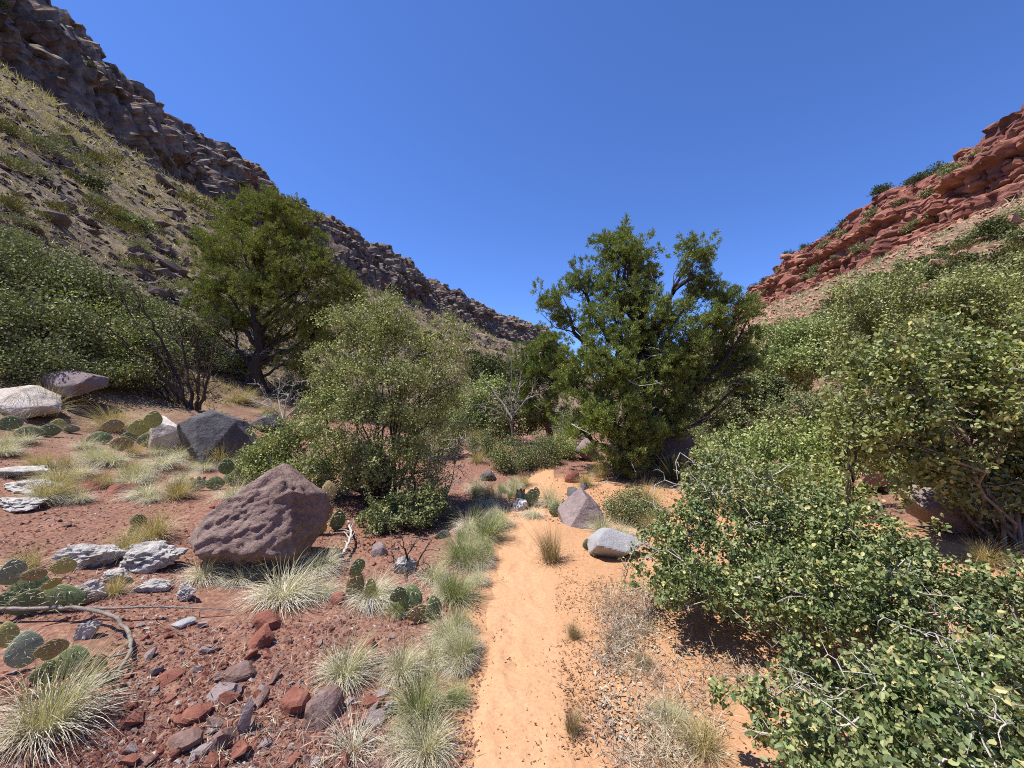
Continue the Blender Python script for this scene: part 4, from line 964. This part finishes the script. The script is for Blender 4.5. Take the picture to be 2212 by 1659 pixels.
cactus("small prickly pear with a yellow bud on the trail hump", [(1125,1092,30,36,10,0,"tan"),(1145,1095,34,44,20,.1,"green"),(1158,1080,20,30,40,0,"green")], fruit=1)
cactus("little green prickly pear at the foot of the trail hump", [(1200,1118,32,34,10,0,"green"),(1218,1112,22,34,50,0,"yellow")])
cactus("tiny prickly pear left of the half-buried grey rock", [(1268,1190,22,26,30,0,"green"),(1288,1205,18,30,40,0,"green"),(1290,1180,16,20,20,0,"yellow")])
cactus("shaded prickly pear at the left foot of the large juniper", [(1235,975,28,34,10,0,"yellow"),(1260,985,30,28,20,.2,"green"),(1215,970,30,26,10,0,"green"),(1275,965,20,28,40,0,"green")])
cactus("bright prickly pear leaning on the small tree's shaded shrub", [(640,905,30,30,10,0,"tan"),(680,905,30,32,20,0,"tan"),(660,890,26,30,30,0,"yellow")])

# yuccas
def yucca(label, u, v, size_px, mat, seed, Y=None):
    rng = np.random.default_rng(seed); p = G(u, v) if Y is None else P(u, v, Y)
    p[2] = g1(p[0], p[1]); R = size_px*K*p[1]
    root = thing("yucca", label, "yucca", p); n = 90
    d = rv(rng, n); d[:, 2] = np.abs(d[:, 2])+.12; d = norm(d)
    st = d*.05*R+np.array([0, 0, .04])
    for i in range(0, n):
        pass
    v_, f_ = leaves(st, d, rv(rng, n), R*rng.uniform(.8, 1.1, n), np.full(n, R*.06), T_DIAMOND)
    part("leaves", v_+p, f_, M[mat], root, False, None, "stuff"); g = Geo(); tube(g, np.array([p+[0, 0, -.05], p+[0, 0, .12]]), .05, .04, 6); part("stem", *g.get(), M["bark_dark"], root)
yucca("spiky dark yucca in the shade beside the juniper's boulder", 1455, 1040, 60, "scrub_leaf", 1)
yucca("pale spiky yucca behind the shaded prickly pear", 1240, 955, 50, "sage_leaf", 2)
yucca("narrow green yucca among the shrubs at the path's end", 1195, 975, 40, "willow_leaf", 3)
yucca("spiky yucca beside the tan slab on the right", 2120, 1110, 60, "scrub_leaf", 4, Y=4.7)

# ------------------------------------------------------------------ bunch grass: fountains of blades, one object per clump
def grass_mesh(seed, n, green=.35, droop=1.0, upright=.3, width=.0042, mound=.10, seg=5):
    """unit clump: blades about 1 unit long; tone 0 bleached .. 1 green"""
    rng = np.random.default_rng(seed)
    az = rng.uniform(0, 2*math.pi, n); up = rng.uniform(0, 1, n) < upright
    r0 = .22*np.sqrt(rng.uniform(0, 1, n))
    el = np.where(up, rng.uniform(1.05, 1.5, n), rng.uniform(.45, 1.2, n))
    L = np.where(up, rng.uniform(.6, 1.15, n), rng.uniform(.45, 1.0, n))
    k = np.where(up, rng.uniform(.2, 1.0, n), rng.uniform(1.0, 2.4, n))*droop
    a2 = az+rng.normal(size=n)*.45
    p = np.stack([np.cos(az)*r0, np.sin(az)*r0, mound*(1-(r0/.24)**2)-.03], 1)
    side = np.stack([-np.sin(a2), np.cos(a2), rng.normal(size=n)*.3], 1); side = norm(side)
    la = rng.uniform(0, 6.28); lean = np.array([math.cos(la), math.sin(la), 0])*rng.uniform(.15, .5); brk = rng.integers(2, seg+6, n)
    V = np.zeros((n, seg+1, 2, 3)); dl = L/seg
    for i in range(seg+1):
        wv = width*(1-(i/seg)**1.6*.85)*rng.uniform(.9, 1.1, n)
        V[:, i, 0] = p-side*wv[:, None]; V[:, i, 1] = p+side*wv[:, None]
        d = np.stack([np.cos(a2)*np.cos(el), np.sin(a2)*np.cos(el), np.sin(el)], 1)
        d = norm(d+lean*(.3+.7*i/seg)); p = p+d*dl[:, None]; p[:, 2] = np.maximum(p[:, 2], .008); el = el-k/seg-np.where(brk == i, 1.1, 0); a2 = a2+rng.normal(size=n)*.10
    base = (np.arange(n)*(seg+1)*2)[:, None, None]; j = (np.arange(seg)*2)[None, :, None]
    f = (base+j+np.array([0, 1, 3, 2])[None, None]).reshape(-1, 4)
    g = np.where(up, np.clip(rng.normal(.35+green, .22, n), 0, 1), np.clip(rng.normal(green*.55, .2, n), 0, 1))
    tone = np.repeat(g, (seg+1)*2)*np.tile(np.repeat(np.linspace(.6, 1.1, seg+1), 2), n)
    return V.reshape(-1, 3), [f], tone
GM = {}
def gmesh(kind, seed):
    key = (kind, seed)
    if key not in GM:
        spec = dict(pale=(760, .22, 1.15, .18, "bunch_grass"), mixed=(760, .42, 1.0, .32, "bunch_grass"), green=(760, .40, .8, .5, "green_grass"), straw=(600, .4, .8, .45, "straw_grass"), dark=(460, .35, .55, .75, "dark_grass"), wiry=(200, .0, 1.2, .4, "bunch_grass"))[kind]
        v, f, tone = grass_mesh(seed+900, spec[0], spec[1], spec[2], spec[3], width=.0040)
        me = make_mesh("blades", v, f, False, {"tone": tone}); me.materials.append(M[spec[4]]); GM[key] = me
    return GM[key]
rng = np.random.default_rng(99)
def clump(label, u, v, rpx, kind, hs=1.0, group=None, Y=None):
    p = G(u, v) if Y is None else np.append(P(u, v, Y)[:2], 0.0)
    if Y is not None: p[2] = g1(p[0], p[1])
    s = .90*rpx*K*p[1]/.78; hs = hs*.88
    o = link("grass_clump", gmesh(kind, int(rng.integers(4))), None, p); o.scale = (s, s, s*hs); o.rotation_euler = (0, 0, rng.uniform(0, 6.28))
    return tag(o, label, "grass", group)
for (u, v, r, kind, hs, lab) in [
    (105,1580,150,"mixed",1.15,"big spiky grass clump in the bottom left corner"),(612,1300,112,"pale",.8,"wide pale grass fountain below the largest boulder"),(805,1300,84,"pale",.8,"pale grass fountain behind the tall orange-fruited pad"),
    (690,1235,72,"pale",1.0,"white-skirted grass at the largest boulder's right foot"),(560,1232,66,"pale",1.0,"white-skirted grass at the middle of the largest boulder"),(445,1255,72,"pale",.9,"drooping pale grass at the largest boulder's left foot"),(520,1262,60,"pale",.8,"low bleached grass in front of the largest boulder"),(695,1290,56,"pale",.8,"bleached grass right of the wide fountain"),
    (745,1470,92,"mixed",.9,"arching grass tuft on the gravel above the rounded brown rock"),(868,1455,76,"mixed",1.0,"grey-skirted grass tuft left of the path, fourth from the bottom"),(968,1385,66,"mixed",.9,"pale tuft at the path's left edge below the low cactus"),(985,1300,72,"green",.9,"green tuft at the path's left edge beside the low cactus"),
    (905,1560,96,"green",1.1,"tall green grass clump at the path's left edge near the bottom"),(920,1640,100,"mixed",1.0,"large pale clump at the path's left edge, bottom of the picture"),(980,1520,50,"green",.8,"small fresh green tuft on the path's left edge"),(1000,1215,76,"green",.9,"green grass mass at the path's left edge level with the grey rock"),
    (1050,1165,66,"green",.85,"green grass mass where the path narrows"),(1015,1150,56,"pale",.9,"pale grass behind the narrowing path"),(1085,1140,44,"mixed",.9,"yellowish tuft at the narrowest point of the path"),(1190,1215,62,"dark",1.25,"brown spiky grass clump standing in the middle of the path"),
    (330,1165,72,"straw",1.0,"straw-coloured grass fountain left of the largest boulder"),(275,1200,64,"straw",.9,"straw grass tuft on the white wood"),(318,1075,56,"pale",1.0,"grass tuft behind the bare red gravel"),(245,1290,46,"straw",.9,"yellow tuft beside the chalky stump"),(405,985,50,"straw",1.0,"yellow grass at the dark boulder's foot"),
    (470,1005,60,"straw",.9,"dry yellow grass in front of the dark boulder"),(350,1010,60,"pale",.9,"bleached grass left of the dark boulder's foot"),(240,1005,60,"pale",.8,"bleached grass below the yellow-green cactus patch"),(300,1030,50,"pale",.8,"thin bleached grass mid-left on the terrace"),(170,1030,50,"pale",.7,"thin grey grass right of the white wood litter"),
    (90,1010,50,"straw",.8,"dull yellow tuft at the left edge of the terrace"),(245,930,70,"straw",.9,"yellow grass round the yellow-green cactus patch"),(90,900,80,"straw",.9,"olive grass in front of the white lichened rock"),(1057,1080,44,"straw",1.0,"yellow grass left of the trail hump"),(1030,1060,36,"pale",1.1,"grey drooping grass left of the trail hump"),(1030,1000,34,"straw",1.1,"yellow tuft at the far left of the trail's end"),
    (1025,960,34,"straw",1.1,"yellow tuft beyond the trail's end"),(1190,1095,44,"mixed",1.2,"tall tuft on the trail hump beside the small cactus"),(1150,1120,40,"pale",.8,"dry tuft at the foot of the trail hump"),(1265,1050,34,"straw",1.0,"yellow tuft beside the trail's dark rocks"),(1300,1030,44,"straw",1.0,"straw grass in the large juniper's shade"),(1395,1100,60,"straw",1.1,"golden grass right of the wispy pale shrub"),
    (1300,1150,50,"mixed",.9,"yellow-green tuft behind the half-buried grey rock"),(1345,1160,46,"pale",.9,"dry tuft right behind the half-buried grey rock"),(1415,1150,50,"straw",.8,"dry grass at the left foot of the oak scrub"),(1130,1050,30,"straw",.9,"small yellow tuft before the path-end shrubs"),(1270,1130,30,"dark",1.0,"small brown tuft beside the triangular rock"),
    (60,1235,56,"straw",1.1,"wispy straw tuft between the yellow and grey pads"),(1235,1590,40,"dark",1.5,"thin upright tuft on the path's right edge at the bottom"),(1240,1380,34,"dark",1.1,"thin brown tuft on the path's right edge"),(1390,1440,40,"dark",.6,"dark withered tuft in the right litter"),(1450,1560,60,"mixed",.8,"leaning green-grey tuft in the right litter"),
    (1520,1640,80,"straw",.8,"pale leaning grass at the bottom right of the sand"),(2130,1220,70,"straw",.8,"yellow grass below the dark purple-grey boulder"),(590,900,50,"straw",.8,"golden grass behind the flat wedge of rock"),(520,870,50,"straw",.8,"golden grass at the foot of the tall juniper"),(690,905,44,"straw",.8,"golden tuft behind the low green shrub"),
    (860,1330,50,"green",.9,"green tuft behind the low hidden cactus"),(935,1260,56,"mixed",.9,"pale tuft right of the dead twiggy bush"),(940,1440,60,"mixed",.9,"dense tuft at the path's left edge, mid picture"),(850,1640,70,"wiry",.9,"white wiry dead grass right of the rounded brown rock"),(760,1640,90,"wiry",.8,"tangled white dead grass at the bottom middle")]:
    clump(lab, u, v, r, kind, hs)
# lesser tufts that nothing tells apart
for k in range(40):
    y_ = rng.uniform(1.8, 7.5); x_ = pathx(y_)-pathw(y_)-abs(rng.normal()*.22)-.06
    p = np.array([x_, y_, g1(x_, y_)]); s = rng.uniform(.10, .22)
    o = link("grass_tuft", gmesh(("green", "mixed", "pale")[k % 3], int(rng.integers(3))), None, p); o.scale = (s, s, s*1.1); o.rotation_euler = (0, 0, rng.uniform(0, 6))
    tag(o, "small grass tuft in the strip along the path's left edge", "grass", "small tufts lining the path's left edge")
for k in range(46):
    u, v = rng.uniform(0, 620), rng.uniform(960, 1090)
    p = G(u, v); s = rng.uniform(.18, .4)
    o = link("grass_tuft", gmesh(("straw", "pale", "pale")[k % 3], int(rng.integers(3))), None, p); o.scale = (s, s, s*.9); o.rotation_euler = (0, 0, rng.uniform(0, 6))
    tag(o, "small bleached grass tuft on the left terrace before the dark boulder", "grass", "small tufts on the left terrace")

# ------------------------------------------------------------------ gravel, litter, crumbs
def scatter_uv(rng, n, boxes):
    w_ = np.array([b[4] for b in boxes], float); idx = rng.choice(len(boxes), n, p=w_/w_.sum())
    B = np.array([b[:4] for b in boxes])[idx]
    u = rng.uniform(B[:, 0], B[:, 2]); v = rng.uniform(B[:, 1], B[:, 3]); return u, v
def flatG(u, v):
    d = np.stack([(u-1106)*K, cp-(829.5-v)*K*sp, sp+(829.5-v)*K*cp], 1); d = d/d[:, 1:2]
    y = np.full(len(u), 3.0)
    for _ in range(40):
        h = gh(d[:, 0]*y, y, False); y = .5*y+.5*np.clip((EYE-h)/np.maximum(-d[:, 2], 1e-3), .8, 25)
    x = d[:, 0]*y; return x, y
OCT_V, OCT_F = ico(1)
def pebbles(rng, x, y, size, sub=1, flat=.6):
    d, f = ico(sub); n = len(x)
    j = 1+rng.uniform(-.32, .32, (n, len(d)))
    v = d[None]*j[..., None]*size[:, None, None]*np.stack([rng.uniform(.8, 1.5, n), rng.uniform(.7, 1.1, n), rng.uniform(flat*.6, flat*1.2, n)], 1)[:, None]
    a = rng.uniform(0, 6.28, n); ca, sa = np.cos(a)[:, None], np.sin(a)[:, None]
    X = v[..., 0]*ca-v[..., 1]*sa; Yy = v[..., 0]*sa+v[..., 1]*ca
    z = gh(x, y, True)[:, None]+v[..., 2]+size[:, None]*.12
    V = np.stack([X+x[:, None], Yy+y[:, None], z], -1).reshape(-1, 3)
    F = (f[None]+(np.arange(n)*len(d))[:, None, None]).reshape(-1, 3); return V, F
tet = (np.array([(1, 0, -.4), (-.5, .87, -.4), (-.5, -.87, -.4), (0, 0, 1), (.4, .5, .5)]), np.array([(0, 1, 4), (1, 3, 4), (3, 0, 4), (1, 2, 3), (2, 0, 3)]))
_ico[0] = (tet[0], tet[1])
rng = np.random.default_rng(123)
u, v = scatter_uv(rng, 25000, [(240,1340,780,1700,5),(0,1450,300,1700,2),(0,1000,420,1340,3.5),(690,1130,1040,1700,3.2),(740,1000,1000,1130,.8),(0,930,600,1010,.8),(1000,1000,1300,1130,1)])
x, y = flatG(u, v); sz = np.clip(rng.lognormal(-4.8, .5, len(x)), .003, .022)*(.8+.06*y)
V, F = pebbles(rng, x, y, sz, 0)
tag(link("gravel", make_mesh("gravel", V, F), None, None, M["gravel"]), "loose red brown gravel strewn over the left ground", "gravel", kind="stuff")
# single stones on the gravel
stones = []
for i in range(8):
    v_, f_ = hull_rock(700+i, 12, .5); me = make_mesh("stone", v_*.5, f_); me.materials.append(M[("rock_red", "stone_mix", "rock_red", "rock_purple")[i % 4]]); stones.append(me)
u, v = scatter_uv(rng, 290, [(260,1350,760,1690,5),(700,1150,900,1330,1.2),(0,1440,260,1690,.7),(20,1080,400,1200,.8),(690,1330,860,1660,1.5),(1020,1020,1280,1110,.5)])
x, y = flatG(u, v)
for i in range(len(x)):
    s = float(np.clip(rng.lognormal(-3.4, .45), .018, .085)); o = link("stone", stones[rng.integers(8)], None, (x[i], y[i], g1(x[i], y[i])+s*.08))
    o.scale = (s*rng.uniform(.9, 1.6), s*rng.uniform(.8, 1.2), s*rng.uniform(.45, .85)); o.rotation_euler = (rng.normal()*.3, rng.normal()*.3, rng.uniform(0, 6.28))
    cn = {"rock_red": "brick-red", "stone_mix": "dull brown", "rock_purple": "purple-grey"}[o.data.materials[0].name]
    tag(o, "small angular %s stone loose on the gravel left of the path" % cn, "stone", "%s stones on the left gravel" % cn)
# litter of dry leaves and twigs
def litter(name, label, n, boxes, ln, wd, mat, seed, T=T_LEAF, lift=.006, flat=1.2):
    rng = np.random.default_rng(seed); u, v = scatter_uv(rng, n, boxes)
    u = u+rng.normal(size=n)*18; v = v+rng.normal(size=n)*14
    x, y = flatG(u, v); keep = fbm(xy0(x, y, .28), 3, seed) > rng.normal(size=n)*.18-.04
    x, y = x[keep], y[keep]; n = len(x)
    c = np.stack([x, y, gh(x, y, True)+lift+np.abs(rng.normal(size=n))*lift], 1)
    nr = norm(rng.normal(size=(n, 3))+np.array([0, 0, flat])); d = np.cross(nr, rv(rng, n)); s = rng.uniform(.6, 1.4, n)
    vv, ff = leaves(c, d, nr, ln*s, wd*s, T)
    return tag(link(name, make_mesh(name, vv, ff), None, None, M[mat]), label, "litter", kind="stuff")
RL = [(1290,1270,1440,1340,2),(1310,1340,1420,1420,2),(1290,1420,1420,1600,3),(1400,1280,1560,1420,1),(1420,1430,1560,1640,1.0),(1330,1600,1500,1690,1),(1550,1380,1700,1500,.8)]
litter("leaf_litter", "pale dry leaf litter scattered over the sand right of the path", 3600, RL, .022, .009, "dry_leaf", 1)
litter("twig_litter", "thin grey twigs and dead stems strewn right of the path", 11000, RL, .075, .003, "twig_litter", 2, T_DIAMOND, .012, .6)
litter("straw_litter", "fine broken straw lying on the left gravel", 9000, [(240,1340,780,1700,4),(0,1000,420,1300,4),(690,1200,1000,1690,3),(0,930,620,1010,2)], .06, .003, "straw_litter" if "straw_litter" in M else "twig_litter", 3, T_DIAMOND, .008, 1.0)
litter("sand_crumbs", "dark crumbs of bark and twig dotting the sand path", 6500, [(1000,1180,1260,1690,4),(1200,1220,1400,1330,1.5),(1230,1330,1330,1690,1.2),(1420,1400,1650,1650,1)], .022, .006, "crumbs", 4, T_DIAMOND, .003, 2.0)
litter("shade_litter", "brown leaf litter under the small tree and juniper", 6000, [(690,1080,1000,1180,3),(1230,1000,1480,1090,2),(560,880,700,960,1)], .035, .016, "crumbs", 5, T_DIAMOND, .008, 1.0)

# ------------------------------------------------------------------ slopes: rocks, shrubs, grass
rng = np.random.default_rng(321)
scree = []
for i in range(6):
    v_, f_ = hull_rock(800+i, 14, .6); me = make_mesh("slope_rock", v_*.5, f_); me.materials.append(M["scree_rock"]); scree.append(me)
redrocks = []
for i in range(5):
    v_, f_ = hull_rock(830+i, 14, .7); me = make_mesh("slope_rock", v_*.5, f_); me.materials.append(M["rock_sandstone"]); redrocks.append(me)
def slope_point(u, v): return G(u, v, 3.0, 330)
def on_left(u, v):   # below the left skyline / above the scrub
    sky_v = np.interp(u, [0, 250, 430, 500, 760, 880, 1000, 1150], [215, 300, 410, 450, 560, 640, 705, 745])
    low = np.interp(u, [0, 200, 280, 400, 470, 1000, 1150], [520, 540, 600, 680, 700, 830, 840])
    return sky_v < v < low
def on_right(u, v):
    sky_v = np.interp(u, [1620, 1830, 2010, 2212], [720, 630, 550, 460]); return u > 1620 and sky_v < v < sky_v+230
k = 0
while k < 300:
    side = rng.uniform() < .72
    u, v = (rng.uniform(-20, 1150), rng.uniform(200, 800)) if side else (rng.uniform(1630, 2230), rng.uniform(460, 820))
    if side and rng.uniform() < .35: u, v = rng.normal(350, 45), rng.normal(610, 40)
    if not (on_left(u, v) if side else on_right(u, v)): continue
    p = slope_point(u, v)
    if p[1] > 300: continue
    s = rng.uniform(6, 20)*K*p[1]*(1.0 if rng.uniform() < .8 else 1.9)
    o = link("slope_rock", (scree if side else redrocks)[rng.integers(5)], None, p+np.array([0, 0, s*.1]))
    o.scale = (s*rng.uniform(1, 1.7), s*rng.uniform(.9, 1.3), s*rng.uniform(.5, .9)); o.rotation_euler = (rng.normal()*.3, rng.normal()*.3, rng.uniform(0, 6.28))
    if side: tag(o, "dark angular rock lying loose on the left talus slope", "rock", "rocks on the left talus slope")
    else: tag(o, "pinkish sandstone rock lying loose on the right slope", "rock", "rocks on the right slope")
    k += 1
SAGE = proto_shrub(63, "sage_leaf", 900, .10, .11, .035, "bark_grey", ncl=40, tuft=True)
OLIVE = proto_shrub(64, "olive_leaf", 900, .10, .11, .032, "bark_grey", ncl=40, tuft=True)
DKGRN = proto_shrub(65, "far_green", 1000, .11, .09, .06, "bark_dark", ncl=40)
GRN = proto_shrub(66, "scrub_leaf", 1000, .11, .08, .055, "bark_dark", ncl=40)
k = 0
while k < 300:
    side = rng.uniform() < .52
    u, v = (rng.uniform(-20, 1150), rng.uniform(220, 800)) if side else (rng.uniform(1630, 2230), rng.uniform(460, 820))
    if not (on_left(u, v) if side else on_right(u, v)): continue
    p = slope_point(u, v)
    if p[1] > 300: continue
    s = (rng.uniform(24, 78) if p[1] < 60 else rng.uniform(13, 34) if side else rng.uniform(16, 42))*K*p[1]
    kind = rng.choice(4, p=[.38, .42, .05, .15] if side else [.05, .1, .45, .4])
    lab = (("grey sagebrush on the left slope", "olive dry shrub on the left slope", "dark green shrub on the left slope", "green shrub on the left slope") if side else ("grey sagebrush on the right red slope", "olive dry shrub on the right red slope", "dark green shrub on the right red slope", "green shrub on the right red slope"))[kind]
    place_shrub("slope_shrub", lab, "shrub", (SAGE, OLIVE, DKGRN, GRN)[kind], p-np.array([0, 0, s*.08]), s, rng.uniform(0, 6), lab.replace("shrub", "shrubs") if "brush" not in lab else lab.replace("sagebrush", "sagebrushes"), .7 if side else .8)
    k += 1
# scree and dry grass too many to count
def slope_stuff(n, fn, ulo, uhi, vlo, vhi, seed):
    rng = np.random.default_rng(seed); out = []
    X = rng.uniform(-100, 170, n*3); Y_ = rng.uniform(8, 300, n*3)**1.0
    r = rng.uniform(0, 1, n*3); Y_ = 10*(30.0)**r; ang = rng.uniform(-.95, .95, n*3); X = Y_*np.tan(ang)
    tl = 52.5-.72*pdist(X, Y_, LP); tr = 45-.5*pdist(X, Y_, RP)
    k_ = (tl > .5) & (tl < 52) if fn == 'L' else (tr > .5) & (tr < 45)
    return X[k_][:n], Y_[k_][:n], rng
x, y, r_ = slope_stuff(22000, 'L', 0, 0, 0, 0, 1)
m_ = fbm(xy0(x, y, 9), 3, 44) > -.1+r_.normal(size=len(x))*.25; x, y = x[m_], y[m_]
V, F = pebbles(r_, x, y, np.sqrt(x*x+y*y)*r_.lognormal(-5.5, .5, len(x)), 0, .7)
tag(link("scree", make_mesh("scree", V, F), None, None, M["scree_rock"]), "dark broken scree covering the left slope", "scree", kind="stuff")
x, y, r_ = slope_stuff(9000, 'R', 0, 0, 0, 0, 2)
V, F = pebbles(r_, x, y, np.sqrt(x*x+y*y)*r_.uniform(.0022, .008, len(x)), 0, .6)
tag(link("scree", make_mesh("scree", V, F), None, None, M["rock_sandstone"]), "pinkish broken scree covering the right slope", "scree", kind="stuff")
def tuft_field(side, n, seed, mat, label):
    x, y, r = slope_stuff(n, side, 0, 0, 0, 0, seed); n = len(x)
    m = fbm(xy0(x, y, 11), 3, 47) < .15+r.normal(size=n)*.35; x, y = x[m], y[m]; n = len(x); D = np.sqrt(x*x+y*y); per = 9
    c = np.repeat(np.stack([x, y, gh(x, y, False)-.02], 1), per, 0); N = n*per; DD = np.repeat(D, per)
    d = norm(np.stack([r.normal(size=N)*.6, r.normal(size=N)*.6, np.full(N, .8)], 1))
    c[:, :2] += r.normal(size=(N, 2))*(DD*.004)[:, None]
    vv, ff = leaves(c, d, rv(r, N), DD*r.uniform(.006, .016, N), DD*.0016, T_TRI)
    tone = np.repeat(np.clip(r.normal(.45, .25, N), 0, 1), 3)
    tag(link("dry_grass", make_mesh("dry_grass", vv, ff, False, {"tone": tone}), None, None, M[mat]), label, "grass", kind="stuff")
tuft_field('L', 13000, 5, "straw_grass", "dry yellow grass covering the left slope")
tuft_field('R', 5000, 6, "green_grass", "thin grass over the right red slope")

# trees along the rims
RIMT = proto_shrub(67, "far_green", 700, .12, .13, .06, "bark_dark", ncl=30, tuft=True)
for (grid, n, lab, grp, yr) in ((lv, 60, "tiny dark juniper on the left cliff's skyline", "junipers along the left rim", (95, 430)), (rv_, 60, "small dark juniper on the right cliff's skyline", "junipers along the right rim", (110, 285))):
    k = 0
    while k < n:
        i = rng.integers(2, grid.shape[0]-2); j = grid.shape[1]-int(rng.integers(2, 5)); p = grid[i, j]
        if not (yr[0] < p[1] < yr[1]): continue
        s = rng.uniform(1.8, 4.4)*(1.3 if grid is rv_ else .75)
        place_shrub("rim_juniper", lab, "tree", RIMT, p-np.array([0, 0, .3]), s, rng.uniform(0, 6), grp, rng.uniform(.8, 1.3)); k += 1
for (grid, cliff, n, lab, grp, pr) in ((lv, 0, 40, "dark shrub growing on a ledge of the left cliff", "shrubs on the left cliff's ledges", DKGRN), (rv_, 1, 60, "green shrub growing on a ledge of the right red cliff", "shrubs on the right cliff's ledges", GRN)):
    k = 0; nz = grid.shape[1]-4
    while k < n:
        i = rng.integers(2, grid.shape[0]-2); j = int(nz*(rng.choice([.5, .8])+rng.normal()*.03)); p = grid[i, min(j, nz-1)]
        if not (60 < p[1] < 300): continue
        place_shrub("ledge_shrub", lab, "shrub", pr, p-np.array([0, 0, .2]), rng.uniform(1.5, 3.6)*(1.5 if cliff else 1.0), rng.uniform(0, 6), grp, .8); k += 1

# ------------------------------------------------------------------ labels of alike things: tell them apart by their place where they can be counted off
def ordinal(n):
    return "%d%s" % (n, "th" if 10 <= n % 100 <= 20 else {1: "st", 2: "nd", 3: "rd"}.get(n % 10, "th"))
bygroup = {}
for o in list(col.objects):
    if o.parent is None and "group" in o.keys(): bygroup.setdefault(o["group"], []).append(o)
for gname, obs in bygroup.items():
    labs = set(o["label"] for o in obs)
    if len(labs) > 1 or len(obs) > 62 or len(obs) < 2: continue
    if "path's left edge" in gname:
        obs.sort(key=lambda o: o.location.y)
        for i_, o in enumerate(obs): o["label"] = "small grass tuft lining the path's left edge, %s from the bottom of the picture" % ordinal(i_+1)
    else:
        obs.sort(key=lambda o: o.location.x/max(o.location.y, .1))
        for i_, o in enumerate(obs): o["label"] = "%s, %s from the left" % (o["label"], ordinal(i_+1))
